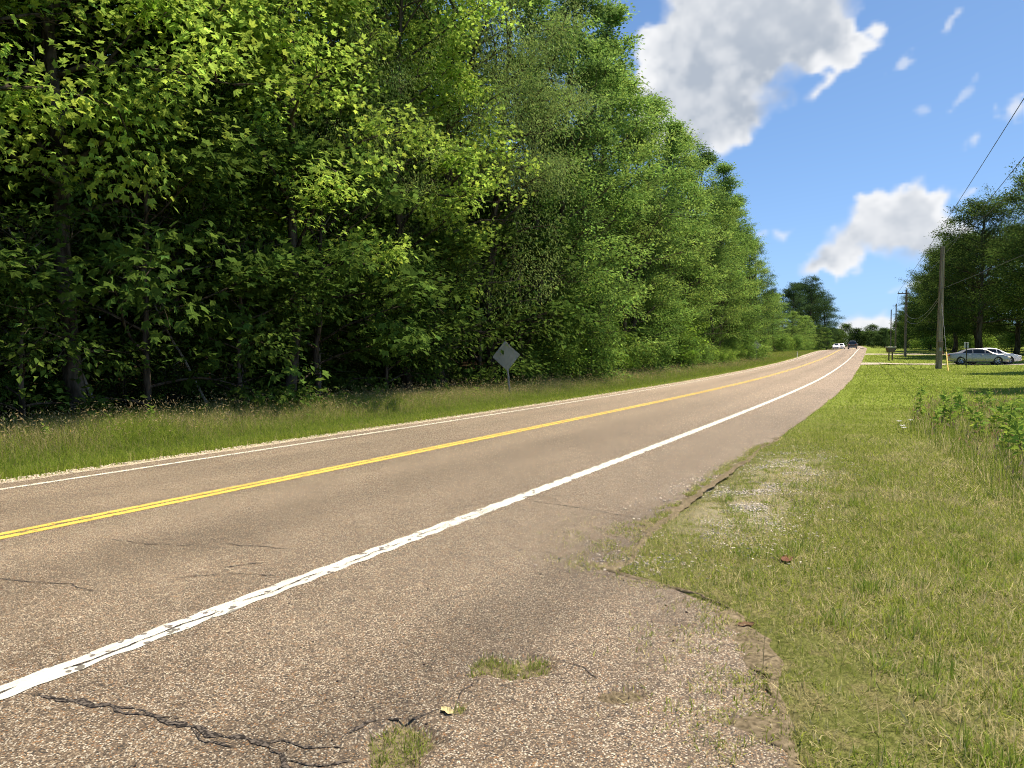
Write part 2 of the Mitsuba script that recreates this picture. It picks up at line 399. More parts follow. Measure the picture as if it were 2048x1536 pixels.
rs = np.concatenate([np.arange(-60, 0, 3.0), np.arange(0, 1.6, .2), np.arange(1.6, 5.2, .03), np.arange(5.2, 12, .2), np.arange(12, 60, .7), np.arange(60, 240, 2.5), np.arange(240, 760, 10)])
cols = np.concatenate([[0, 0], np.linspace(0, 1, 9)[1:], ])
fixed = np.array([-10.2, -9, -8, -6.9, -5.5, -4.5, -3.5])
tt = np.concatenate([np.linspace(0, .25, 6)[1:], np.linspace(.25, 1, 74)[1:]])
RE, RL = edge(rs), redge(rs)
RP = np.concatenate([RL[:, None], RL[:, None], RL[:, None] + .012, np.repeat(fixed[None], len(rs), 0), -3.5 + (RE[:, None] + 3.5) * tt[None], RE[:, None] + .015], 1)
RS = np.repeat(rs[:, None], RP.shape[1], 1)
RX, RY = xy(RS, RP)
RZ = zr(RS) + roadlat(RP) - hole_depth(RX, RY)
# ragged broken lip of the pavement edge
lip = sstep(.18, 0, RE[:, None] - RP) * (meshkit.fbm(np.stack([RX * 6, RY * 6, 0 * RX], -1), 3, 33) - .35) * .05
RZ = RZ - np.clip(lip, 0, 1)
RZ[:, 0] -= .18
RZ[:, -1] -= .13
struct('road', mikit.ply((np.stack([RX, RY, RZ], -1).reshape(-1, 3), grid_faces(*RS.shape)[:, ::-1]), 'm_asphalt', smooth=40 if False else True, uv=np.stack([RS, RP], -1).reshape(-1, 2)))

def strip(s0, s1, pc, width, step0, wob, mat, dz, seed, parent='road', name='edge_line', per=0.0, grow=1.0):
    s = [s0]
    while s[-1] < s1:
        s.append(s[-1] + max(step0, (s[-1] - 12) * .02))
    s = np.array(s)
    def w(k):
        n = meshkit.fbm(np.stack([s * 7, s * 0 + k, s * 0], -1), 3, seed) - .5
        return n * wob * 2 + per * np.sin(s * 2 * np.pi / .31 + k * 1.7 + 2 * n) * sstep(26, 10, s)
    t = np.linspace(-1, 1, 5)
    lo, hi = pc - width / 2 + w(0.3), pc + width / 2 + w(5.2)
    P = lo[:, None] + (hi - lo)[:, None] * (t[None] + 1) / 2
    SSS = np.repeat(s[:, None], 5, 1)
    X, Y = xy(SSS, P)
    Z = zr(SSS) + roadlat(P) + dz
    part(parent, name, mikit.ply((np.stack([X, Y, Z], -1).reshape(-1, 3), grid_faces(*P.shape)[:, ::-1]), mat, smooth=True, uv=np.stack([SSS, P - pc], -1).reshape(-1, 2)))

strip(-20, 480, -3.51, .155, .03, .008, 'm_white_paint', .004, 1, per=.009)
strip(-20, 480, -10.2, .125, .15, .008, 'm_white_paint', .004, 2)
strip(-20, 480, -6.833, .115, .08, .006, 'm_yellow_paint', .004, 3, name='centre_line')
strip(-20, 480, -7.003, .115, .08, .004, 'm_yellow_paint', .004, 4, name='centre_line')

def ground_poly(pts, width, jag, mat, name, parent, dz=.004, seed=0):
    """a crooked thin ribbon on the paving through world points (x, y)"""
    p = np.asarray(pts, float)
    d = np.concatenate([[0], np.cumsum(np.linalg.norm(np.diff(p, axis=0), axis=1))])
    t = np.arange(0, d[-1], .012)
    x, y = np.interp(t, d, p[:, 0]), np.interp(t, d, p[:, 1])
    tx, ty = np.gradient(x), np.gradient(y)
    l = np.hypot(tx, ty) + 1e-9
    off = (meshkit.fbm(np.stack([t * 6, t * 0 + seed, t * 0], -1), 4, seed) - .5) * jag
    x, y = x - ty / l * off, y + tx / l * off
    w = width * (.1 + 2.2 * np.clip(meshkit.fbm(np.stack([t * 22, t * 0 + seed, t * 0 + 9], -1), 4, seed + 3) - .18, 0, 1)) * np.minimum(1, np.minimum(t, d[-1] - t) / .08 + .1)
    P = np.stack([np.stack([x + ty / l * w / 2, y - tx / l * w / 2], -1), np.stack([x - ty / l * w / 2, y + tx / l * w / 2], -1)], 1)
    S_, P_ = to_sp(P[..., 0], P[..., 1])
    Z = zr(S_) + roadlat(P_) + dz
    part(parent, name, mikit.ply((np.concatenate([P, Z[..., None]], -1).reshape(-1, 3), grid_faces(len(t), 2)), mat, smooth=True))

def to_sp(x, y):
    x, y = np.asarray(x, float), np.asarray(y, float)
    s = x * .45 + y * .89
    for _ in range(8):
        h = head(s)
        s = s + (x - np.interp(s, _S, _PX)) * np.sin(h) + (y - np.interp(s, _S, _PY)) * np.cos(h)
    h = head(s)
    return s, (x - np.interp(s, _S, _PX)) * np.cos(h) - (y - np.interp(s, _S, _PY)) * np.sin(h)

CRACKS = [([(-2.10, 3.27), (-1.72, 3.15), (-1.38, 3.0), (-1.07, 2.88), (-.99, 2.84), (-.86, 2.72), (-.70, 2.55)], .030, .10), ([(-1.72, 3.15), (-1.50, 3.06), (-1.36, 3.03)], .018, .09), ([(-1.30, 2.97), (-1.22, 2.86), (-1.05, 2.80)], .012, .06),
          ([(-.99, 2.84), (-.90, 2.86), (-.80, 2.80), (-.62, 2.80)], .016, .07), ([(-.86, 2.72), (-.70, 2.68), (-.58, 2.72)], .014, .06), ([(.20, 3.62), (.34, 3.55), (.42, 3.40)], .007, .05), ([(-.15, 3.42), (-.22, 3.28), (-.24, 3.16)], .008, .05),
          ([(-.66, 2.86), (-.59, 3.01), (-.40, 3.06), (-.28, 3.11)], .016, .07),
          ([(.18, 7.53), (.62, 7.25), (1.16, 6.78)], .016, .03), ([(.82, 7.05), (1.05, 6.86)], .010, .03),
          ([(2.05, 11.2), (2.75, 10.85), (3.15, 10.4)], .012, .04), ([(2.9, 14.0), (3.6, 13.4)], .012, .04),
          ([(-3.4, 6.24), (-2.72, 5.95), (-2.25, 5.95), (-1.7, 5.75)], .012, .10), ([(-2.05, 5.28), (-1.75, 5.32)], .022, .10), ([(-2.3, 5.0), (-1.95, 5.1), (-1.45, 5.0)], .010, .10),
          ([(-3.6, 5.1), (-2.9, 4.9), (-2.6, 4.7)], .010, .08), ([(-1.2, 6.9), (.1, 7.6)], .011, .08), ([(-.7, 8.9), (.5, 10.3)], .010, .10), ([(-5.6, 8.4), (-4.2, 8.9), (-3.2, 8.6)], .012, .12),
          ([(-.2, 10.2), (1.2, 12.5)], .011, .12), ([(.8, 7.9), (-.6, 7.55), (-1.3, 7.7)], .010, .05), ([(-5.4, 7.6), (-4.6, 7.9)], .016, .08), ([(1.5, 12.9), (3.4, 16.5)], .012, .12),
          ([(-2.0, 8.0), (-.9, 8.5)], .010, .1), ([(-6.6, 11.3), (-5, 11.9), (-4.2, 11.8)], .016, .12), ([(-1.9, 13.6), (-.2, 15.6)], .014, .12)]
for i, (pts, w, j) in enumerate(CRACKS):
    ground_poly(pts, w, j, 'm_tar', 'crack', 'road', .0035, i)

# tar lines inside the worn edge line
for i, (a, b) in enumerate([(2.1, 3.0), (3.2, 3.9), (4.1, 4.8), (5.0, 5.35), (5.7, 6.3), (.4, 1.9)]):
    t = np.linspace(a, b, 8)
    x, y = xy(t, -3.51 + .015 + .012 * np.sin(t * 9 + i))
    ground_poly(np.stack([x, y], 1), .013, .05, 'm_tar', 'crack', 'road', .0075, 40 + i)

def verge_strip(name, s0, s1, pa, pb, mat, amp, dz, seed):
    s = np.concatenate([np.arange(s0, min(60, s1), .12), np.arange(60, s1, 2.0)]) if s1 > 60 else np.arange(s0, s1, .12)
    n1 = meshkit.fbm(np.stack([s * 2.4, s * 0, s * 0 + 1], -1), 4, seed) - .5
    n2 = meshkit.fbm(np.stack([s * 1.6, s * 0, s * 0 + 5], -1), 4, seed + 1) - .5
    P = np.stack([pa + n1 * amp, pb + n2 * amp], 1)
    SSS = np.repeat(s[:, None], 2, 1)
    X, Y = xy(SSS, P)
    Z = np.stack([gz(s, P[:, 0]) + dz, zr(s) + roadlat(P[:, 1]) + .004], 1)
    return mikit.ply((np.stack([X, Y, Z], -1).reshape(-1, 3), grid_faces(len(s), 2)[:, ::-1]), mat, smooth=True)

struct('gravel_shoulder', verge_strip('gravel', -10, 230, -11.46, -10.78, 'm_gravel', .24, .01, 50))

scene['m_soil'] = tw({'type': 'diffuse', 'reflectance': mikit.proc(lambda p, n, uv: MIX((.085, .072, .045), (.26, .22, .15), N(p.x * 75, p.y * 75, 0)) * (.7 + .6 * FB(p.x * 9, p.y * 9, 0, 3)))})
_s = np.arange(1.8, 14, .03)
_in = .012 + .85 * np.clip(meshkit.fbm(np.stack([_s * 4.2, _s * 0, _s * 0 + 2], -1), 5, 66) - .44, 0, 1) * np.where(_s < 6.6, 1.0, .4)
_P = edge(_s)[:, None] + np.stack([-_in, -_in * .5, _s * 0 + .0, _s * 0 + .06], 1)
_SS = np.repeat(_s[:, None], 4, 1)
_X, _Y = xy(_SS, _P)
_Z = zr(_SS) + roadlat(_P) + np.array([-.004, .004, .006, -.012]) + (meshkit.fbm(np.stack([_X * 25, _Y * 25, 0 * _X], -1), 2, 4) - .5) * .006
struct('soil_edge', mikit.ply((np.stack([_X, _Y, _Z], -1).reshape(-1, 3), grid_faces(len(_s), 4)[:, ::-1]), 'm_soil', smooth=True))

def drive(s, p0, p1, width, mat, mouth):
    p = np.concatenate([np.linspace(p0, p0 + 6, 14), np.linspace(p0 + 7, p1, 30)])
    w = width + mouth * np.exp(-(p - p0) / 1.6)
    SSS = s + np.stack([-w / 2 + .25 * (meshkit.fbm(np.stack([p, p * 0, p * 0], -1), 3, 4) - .5), w / 2], 1)
    P = np.repeat(p[:, None], 2, 1)
    X, Y = xy(SSS, P)
    Z = gz(SSS, P) + .035
    return mikit.ply((np.stack([X, Y, Z], -1).reshape(-1, 3), grid_faces(len(p), 2)), mat, smooth=True)

struct('driveway', drive(81.5, -1.93, 55, 4.4, 'm_concrete', 5))
struct('driveway', drive(129, -1.93, 60, 4.0, 'm_concrete', 3))
struct('driveway', drive(215, -1.93, 60, 4.0, 'm_concrete', 4))

# ------------------------------------------------------------------ trees
def unit(v):
    return v / (np.linalg.norm(v, axis=-1, keepdims=True) + 1e-12)

OVATE = (np.array([[0, 0, 0], [.45, .30, .09], [1, 0, -.10], [.45, -.30, .09]]), np.array([[0, 3, 2], [0, 2, 1]]))
NARROW = (np.array([[0, 0, 0], [.42, .15, .04], [1, 0, -.12], [.42, -.15, .04]]), np.array([[0, 3, 2], [0, 2, 1]]))
LOBED = (np.array([[0, 0, 0], [.45, .20, .02], [1, 0, -.10], [.45, -.20, .02], [.55, .22, .03], [.66, .60, -.10], [.18, .40, .0], [.55, -.22, .03], [.66, -.60, -.10], [.18, -.40, .0], [-.05, .34, -.03], [-.05, -.34, -.03]]),
         np.array([[0, 3, 2], [0, 2, 1], [0, 4, 5], [0, 5, 6], [0, 8, 7], [0, 9, 8], [0, 6, 10], [0, 11, 9]]))
NEEDLE = (np.array([[0, -.05, 0], [0, .05, 0], [1, 0, .1], [.0, 0, -.05], [.0, 0, .05], [.85, .35, .12], [.85, -.35, .08]]), np.array([[0, 1, 2], [3, 4, 5], [3, 4, 6]]))

def leaf_mesh(pos, axis, nrm, size, tmpl, r, base, var=.22, yellow=.10):
    v, f = tmpl
    n = len(pos)
    axis = unit(axis)
    b = unit(np.cross(nrm, axis))
    nn = np.cross(axis, b)
    V = pos[:, None] + size[:, None, None] * (v[None, :, :1] * axis[:, None] + v[None, :, 1:2] * b[:, None] + v[None, :, 2:] * nn[:, None])
    F = f[None] + (np.arange(n) * len(v))[:, None, None]
    k = np.exp(r.normal(0, var, n))[:, None]
    y = np.clip(r.normal(0, yellow, n), -.25, .4)[:, None]
    c = np.asarray(base)[None] * k * (1 + y * np.array([[1.0, .35, -.3]]))
    return V.reshape(-1, 3), F.reshape(-1, 3), np.repeat(np.clip(c, .004, .8), len(v), 0)

def curve(start, dirs, length, n, droop, r, wob=.12):
    pts = [np.array(start, float)]
    d = unit(np.array(dirs, float))
    for i in range(n):
        d = unit(d + r.normal(0, wob, 3) + np.array([0, 0, -droop]))
        pts.append(pts[-1] + d * length / n)
    return np.array(pts)

def make_tree(seed, H, base_h, R, leaf, lsize, col, n_limb, n_sec, n_spray, n_leaf, up=.55, droop=.05, trunk_r=.16, spray=.42, top_taper=.55, tmpl=OVATE, flat=.5, hang=.25, lean=(0, 0), profile=None, roll=.85, sides=9, gaps=0.0, nj=.42):
    """trunk with limbs and branchlets (one mesh) and the leaves in sprays along them (one mesh with a colour per leaf)"""
    r = np.random.default_rng(seed)
    nt = 14
    tz = np.linspace(0, H * .96, nt)
    wx = np.cumsum(r.normal(0, .012 * H, nt)) * .5 + lean[0] * tz
    wy = np.cumsum(r.normal(0, .012 * H, nt)) * .5 + lean[1] * tz
    wx -= wx[0]
    wy -= wy[0]
    tr = trunk_r * (1 - tz / H) ** .8 + .015
    tr[0] *= 1.25
    trunk = np.stack([wx, wy, tz], 1)
    wood = [tube(trunk, tr, sides, cap=False)]
    P, A = [], []
    if profile is None:
        profile = lambda t: (1 - t) ** top_taper * (.55 + .45 * min(1, t * 4 + .2))
    for i in range(n_limb):
        t = ((i + r.uniform(.0, .9)) / n_limb) ** .9
        h = base_h + (H * .97 - base_h) * t
        az = i * 2.39996 + r.normal(0, .5)
        L = R * profile(t) * r.uniform(.7, 1.2) + .25
        st = np.array([np.interp(h, tz, wx), np.interp(h, tz, wy), h])
        e = up * r.uniform(.5, 1.3) + .5 * t
        dv = np.array([math.cos(az) * math.cos(e), math.sin(az) * math.cos(e), math.sin(e)])
        lp = curve(st, dv, L, 6, droop, r)
        lr = max(.012, min(np.interp(h, tz, tr) * .55, .018 + .012 * L))
        wood.append(tube(lp, np.linspace(lr, .006, 7), 5, cap=False))
        ns = max(2, int(n_sec * (.4 + .6 * L / R)))
        for j in range(ns):
            u = .22 + .78 * (j + r.uniform(0, .9)) / ns
            k = u * 6
            i0 = min(int(k), 5)
            sp0 = lp[i0] + (lp[i0 + 1] - lp[i0]) * (k - i0)
            ld = unit(lp[i0 + 1] - lp[i0])
            side = np.cross(ld, [0, 0, 1.])
            side = side / (np.linalg.norm(side) + 1e-9)
            sg = 1 if j % 2 else -1
            vert = np.cross(side, ld)
            ro = r.normal(0, roll)
            sd = unit(ld * r.uniform(.3, 1.0) + (side * sg * math.cos(ro) + vert * math.sin(ro)) * r.uniform(.5, 1.1) + np.array([0, 0, .12]))
            sl = (.28 + .22 * (1 - u)) * L * r.uniform(.6, 1.2) + .3
            q = curve(sp0, sd, sl, 3, droop * 1.3, r, .15)
            wood.append(tube(q, [lr * .4 + .003, .006, .004, .003], 3, cap=False))
            for m in range(n_spray):
                w = (m + r.uniform(.2, 1.0)) / n_spray * 3
                i1 = min(int(w), 2)
                c = q[i1] + (q[i1 + 1] - q[i1]) * (w - i1)
                P.append(c)
                A.append(unit(q[i1 + 1] - q[i1]))
        P.append(lp[-1])
        A.append(unit(lp[-1] - lp[-2]))
    P, A = np.array(P), np.array(A)
    if gaps > 0:
        keep = meshkit.fbm(P * np.array([.5, .5, .7]) + seed * 3.7, 2, seed) > gaps
        P, A = P[keep], A[keep]
    n = len(P)
    cc = np.repeat(P, n_leaf, 0)
    ax = np.repeat(A, n_leaf, 0)
    o = r.normal(0, 1, (n * n_leaf, 3)) * np.array([1, 1, flat]) * spray * .62
    pos = cc + o + ax * r.uniform(-.2, .5, (len(cc), 1)) * spray
    outw = unit(o * [1, 1, .3] + ax * .6 + r.normal(0, .35, o.shape) + np.array([0, 0, -hang]))
    tilt = np.repeat(r.normal(0, .22, (n, 3)), n_leaf, 0)
    nrm = unit(np.array([0, 0, 1.0]) + r.normal(0, nj, o.shape) + tilt + .35 * unit(o + 1e-6) * [1, 1, 0])
    size = lsize * r.uniform(.65, 1.25, len(pos))
    tone = np.repeat(np.exp(r.normal(0, .22, n)), n_leaf)
    V, F, C = leaf_mesh(pos, outw, nrm, size, tmpl, r, col)
    C = C * np.repeat(tone, len(tmpl[0]))[:, None]
    return cat(wood), (V, F, C)

def make_pine(seed, H, base_h, R, col):
    r = np.random.default_rng(seed)
    prof = lambda t: min(1, .45 + t * 1.6) * (1 - t) ** .5 * 1.05
    return make_tree(seed, H, base_h, R, 'needle', .34, col, 38, 8, 4, 16, up=.3, droop=-.02, trunk_r=.22, spray=.48, tmpl=NEEDLE, flat=.55, hang=-.35, profile=prof)

GREEN = (.205, .335, .075)
BRIGHT = (.335, .480, .085)
OLIVE = (.265, .370, .115)
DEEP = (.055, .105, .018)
BLUE = (.060, .110, .040)
groups = {}

def proto(name, made):
    (wv, wf), (v, f, c) = made
    scene[f'proto_{name}_trunk'] = {'type': 'shapegroup', 'wood': mikit.ply((wv, wf), 'm_bark', smooth=True)}
    scene[f'proto_{name}_crown'] = {'type': 'shapegroup', 'leaves': mikit.ply((v, f), 'm_leaf', color=c)}
    groups[name] = len(f)

full = lambda t: min(1.0, .62 + 1.3 * t) * (1 - t ** 2.6) ** .55
spire = lambda t: min(1.0, .75 + 1.0 * t) * (1 - t ** 1.7) ** .7
proto('maple_a', make_tree(11, 20, 3.8, 5.0, '', .150, BRIGHT, 38, 8, 3, 40, up=.55, droop=.06, tmpl=LOBED, spray=.55, profile=full, trunk_r=.17, flat=.6, gaps=.42))
proto('maple_b', make_tree(12, 19, 4.4, 4.9, '', .145, BRIGHT, 36, 8, 3, 40, up=.6, droop=.06, tmpl=LOBED, spray=.52, profile=full, trunk_r=.19, flat=.6, gaps=.42))
proto('elm_a', make_tree(13, 20, 3.8, 4.8, '', .125, OLIVE, 42, 9, 4, 38, up=.65, droop=.09, tmpl=NARROW, spray=.5, hang=.9, profile=full, trunk_r=.18, flat=.8, gaps=.42))
proto('broad_a', make_tree(14, 20, 2.4, 4.6, '', .19, GREEN, 42, 9, 3, 34, up=.7, droop=.04, spray=.50, profile=full, trunk_r=.18, flat=.45, nj=.30, gaps=.465))
proto('broad_b', make_tree(15, 21, 3.0, 4.1, '', .20, GREEN, 42, 9, 3, 34, up=.95, droop=.02, spray=.50, profile=spire, trunk_r=.17, flat=.45, nj=.30, gaps=.42))
proto('broad_c', make_tree(16, 18.5, 1.0, 4.6, '', .18, (.245, .365, .085), 42, 9, 3, 34, up=.6, droop=.05, spray=.50, profile=full, trunk_r=.15, flat=.45, nj=.30, gaps=.465))
proto('broad_d', make_tree(31, 20, 1.6, 4.4, '', .18, (.110, .195, .048), 42, 9, 3, 34, up=.7, droop=.05, spray=.50, profile=spire, trunk_r=.17, flat=.45, nj=.30, gaps=.45))
proto('under_a', make_tree(32, 5.5, .4, 2.0, '', .16, (.085, .150, .030), 22, 6, 3, 18, up=.5, droop=.07, spray=.40, tmpl=LOBED, profile=full, trunk_r=.05, gaps=.40))
proto('under_b', make_tree(33, 4.2, .3, 1.9, '', .15, (.095, .160, .032), 20, 6, 3, 18, up=.55, droop=.07, spray=.38, profile=full, trunk_r=.045, gaps=.40))
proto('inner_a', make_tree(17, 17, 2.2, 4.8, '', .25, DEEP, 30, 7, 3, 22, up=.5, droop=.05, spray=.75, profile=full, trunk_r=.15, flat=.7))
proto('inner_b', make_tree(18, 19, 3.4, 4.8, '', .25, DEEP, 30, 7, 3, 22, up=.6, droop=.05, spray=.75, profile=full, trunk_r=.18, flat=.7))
proto('sapling_a', make_tree(19, 6.5, .6, 1.7, '', .155, GREEN, 22, 6, 3, 20, up=.6, droop=.05, spray=.36, profile=full, trunk_r=.05))
proto('sapling_b', make_tree(20, 5.0, .3, 1.8, '', .13, (.21, .34, .05), 20, 6, 3, 22, up=.5, droop=.08, spray=.36, tmpl=LOBED, profile=full, trunk_r=.045))
bush = lambda t: (1 - t ** 2) ** .5
proto('shrub_a', make_tree(21, 2.6, .1, 1.5, '', .14, GREEN, 20, 5, 3, 18, up=.6, droop=.08, spray=.32, profile=bush, trunk_r=.035, flat=.8))
proto('shrub_b', make_tree(22, 1.8, .08, 1.2, '', .13, (.25, .38, .07), 17, 5, 3, 16, up=.65, droop=.1, spray=.28, profile=bush, trunk_r=.03, flat=.8))
proto('pine_a', make_pine(23, 17, 1.8, 4.4, BLUE))
proto('pine_b', make_pine(24, 15, 4.5, 3.8, BLUE))
lay = lambda t: min(1.0, .8 + t) * (1 - t ** 2.2) ** .5
proto('oak_a', make_tree(25, 18, 3.2, 7.0, '', .20, (.080, .130, .030), 46, 11, 4, 30, up=.35, droop=.02, spray=.66, flat=.45, profile=lay, trunk_r=.36, roll=.6))
proto('oak_b', make_tree(26, 17, 2.8, 6.4, '', .20, (.072, .120, .027), 46, 11, 4, 30, up=.42, droop=.03, spray=.64, flat=.5, profile=lay, trunk_r=.33, roll=.6))
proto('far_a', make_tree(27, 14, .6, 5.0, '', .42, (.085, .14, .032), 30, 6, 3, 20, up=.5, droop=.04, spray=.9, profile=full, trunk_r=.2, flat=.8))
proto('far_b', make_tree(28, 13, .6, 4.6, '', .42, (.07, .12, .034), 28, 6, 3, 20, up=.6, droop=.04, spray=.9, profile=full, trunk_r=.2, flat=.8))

counts = {}

def mass(name, kind, s, p, scale, rz, label, catg, dz=-.05, sx=1.0):
    labels[name] = {'kind': 'stuff', 'label': label, 'category': catg}
    m = T().translate(list(map(float, pt(s, p, dz)))).rotate([0, 0, 1], float(math.degrees(rz))).scale([scale * sx, scale * sx, scale])
    for q in ('trunk', 'crown'):
        counts[name] = counts.get(name, 0) + 1
        scene[f'{name}__{counts[name]:03d}'] = {'type': 'instance', 'shapegroup': ref(f'proto_{kind}_{q}'), 'to_world': m}

def plant(kind, name, s, p, scale, rz, label, catg, group=None, dz=-.05, sx=1.0):
    k = thing(name, label, catg, group)
    o = pt(s, p, dz)
    m = T().translate(list(map(float, o))).rotate([0, 0, 1], float(math.degrees(rz))).scale([scale * sx, scale * sx, scale])
    for q in ('trunk', 'crown'):
        part(k, q, {'type': 'instance', 'shapegroup': ref(f'proto_{kind}_{q}'), 'to_world': m})
    return k

ORD = 'first second third fourth fifth sixth seventh eighth ninth tenth eleventh twelfth thirteenth fourteenth fifteenth sixteenth seventeenth eighteenth nineteenth twentieth twenty-first twenty-second twenty-third twenty-fourth twenty-fifth twenty-sixth twenty-seventh twenty-eighth twenty-ninth thirtieth thirty-first thirty-second thirty-third thirty-fourth thirty-fifth thirty-sixth thirty-seventh thirty-eighth thirty-ninth fortieth'.split()

# front row of the wood, left to right: s, p, kind, scale
FRONT = [(7.5, -17.6, 'maple_a', 1.05), (11.0, -17.2, 'maple_b', 1.1), (14.6, -18.6, 'broad_d', 1.0), (17.6, -17.0, 'maple_a', 1.0), (21.0, -18.4, 'elm_a', .98), (24.2, -16.9, 'maple_b', .98), (28.0, -17.6, 'elm_a', 1.12),
         (32.0, -17.2, 'elm_a', .98), (35.8, -17.4, 'broad_a', 1.10), (39.4, -17.2, 'broad_d', 1.05), (43.2, -17.2, 'broad_a', 1.02), (47.0, -16.8, 'broad_b', 1.05), (51.0, -17.0, 'broad_c', 1.08), (55.0, -17.1, 'broad_d', .98), (59.4, -17.1, 'broad_a', .98), (63.8, -16.8, 'broad_b', .96),
         (68.4, -17.0, 'broad_c', 1.14), (72.6, -16.6, 'broad_b', 1.06), (77.0, -17.1, 'broad_d', 1.04), (81.4, -16.4, 'broad_c', 1.10), (86.0, -16.6, 'broad_b', 1.08), (90.6, -16.2, 'broad_b', .98), (95.2, -16.6, 'broad_d', 1.0), (100.0, -16.6, 'broad_b', 1.02), (105.2, -16.2, 'broad_c', 1.04), (110.6, -16.0, 'broad_d', .95),
         (116.5, -18.2, 'broad_a', .92), (123, -23.0, 'broad_a', .85), (130, -24.6, 'broad_c', .78), (138, -25.0, 'broad_a', .74), (147, -24.8, 'broad_c', .72), (158, -24.5, 'broad_b', .68)]
LOOK = {'maple_a': 'yellow-green tree with lobed leaves', 'maple_b': 'lobed-leaf tree with bare lower trunk', 'elm_a': 'olive green tree of fine drooping leaves', 'broad_a': 'mid-green broadleaf tree',
        'broad_b': 'tall narrow-topped green broadleaf tree', 'broad_c': 'green broadleaf tree leafy to the ground', 'broad_d': 'darker green broadleaf tree'}
r0 = np.random.default_rng(5)
for i, (s, p, kind, sc) in enumerate(FRONT):
    plant(kind, 'broadleaf_tree', s, p, sc * r0.uniform(.86, 1.14), r0.uniform(0, 6.28), f"{LOOK[kind]}, {ORD[i]} from left in the wood's front row", 'tree', "trees of the wood's front row")
for i, (s, p, k) in enumerate([(3.2, -17.8, 'maple_b'), (-1.0, -17.2, 'broad_a'), (-5.4, -17.6, 'maple_a'), (-10, -17.4, 'broad_c'), (-15, -17.2, 'broad_b'), (-3, -22, 'inner_a'), (-9, -22, 'inner_b'), (-14, -23, 'inner_a')]):
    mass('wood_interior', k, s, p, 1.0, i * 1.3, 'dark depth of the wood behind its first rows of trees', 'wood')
# deeper rows
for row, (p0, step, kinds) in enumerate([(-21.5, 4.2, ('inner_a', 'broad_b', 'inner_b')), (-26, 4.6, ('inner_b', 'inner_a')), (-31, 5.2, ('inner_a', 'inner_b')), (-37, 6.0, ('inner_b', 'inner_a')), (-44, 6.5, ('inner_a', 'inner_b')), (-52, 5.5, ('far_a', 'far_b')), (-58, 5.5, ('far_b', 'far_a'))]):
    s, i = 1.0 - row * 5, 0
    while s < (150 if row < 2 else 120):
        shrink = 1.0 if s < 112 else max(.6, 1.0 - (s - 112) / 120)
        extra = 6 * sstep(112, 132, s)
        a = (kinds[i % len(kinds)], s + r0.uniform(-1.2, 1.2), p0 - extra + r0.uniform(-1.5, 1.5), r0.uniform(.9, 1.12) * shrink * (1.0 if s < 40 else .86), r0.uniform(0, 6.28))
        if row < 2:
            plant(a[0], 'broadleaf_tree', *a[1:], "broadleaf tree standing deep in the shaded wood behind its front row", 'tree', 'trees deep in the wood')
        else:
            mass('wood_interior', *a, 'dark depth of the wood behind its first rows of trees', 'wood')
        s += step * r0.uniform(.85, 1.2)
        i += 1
# saplings and bushes at the wood's foot
s = 5.0
while s < 112:
    k = (('under_a', 'under_b') if s < 36 else ('sapling_a', 'sapling_b'))[int(r0.integers(2))]
    plant(k, 'sapling', s, -15.9 - (1.9 if s < 36 else 0) - 5.5 * r0.uniform(0, 1) ** 1.2 - 5 * sstep(112, 128, s), r0.uniform(.7, 1.15), r0.uniform(0, 6.28), 'young leafy sapling under the edge of the wood across the road', 'sapling', "saplings under the wood's edge")
    s += r0.uniform(1.2, 2.6)
s = 5.0
while s < 118:
    k = ('shrub_a', 'shrub_b')[int(r0.integers(2))] if s > 34 else 'under_b'
    off = r0.uniform(0, 1) ** 1.4 * (4.0 if s > 33 else 5.5) + (2.0 if s < 33 else 0)
    plant(k, 'bush', s, -15.5 - off - 5.5 * sstep(112, 128, s), r0.uniform(.75, 1.25) * (1 if s > 34 else .5), r0.uniform(0, 6.28), 'low green bush at the foot of the wood across the road', 'bush', "bushes at the wood's foot")
    s += r0.uniform(.7, 1.7)
for i, (s, p, sc) in enumerate([(6.5, -16.6, 1.0), (9.4, -15.9, .8), (12.8, -16.3, 1.1), (15.4, -15.8, .9), (18.9, -16.0, 1.15), (22.4, -15.8, 1.0), (25.8, -15.9, .9), (29.6, -15.9, 1.2), (33.6, -15.7, 1.1), (37.2, -15.8, 1.2)]):
    plant(('under_a', 'under_b')[i % 2], 'sapling', s, p - .9, sc * 1.3, i * 2.2, 'young leafy sapling under the edge of the wood across the road', 'sapling', "saplings under the wood's edge", sx=1.1)
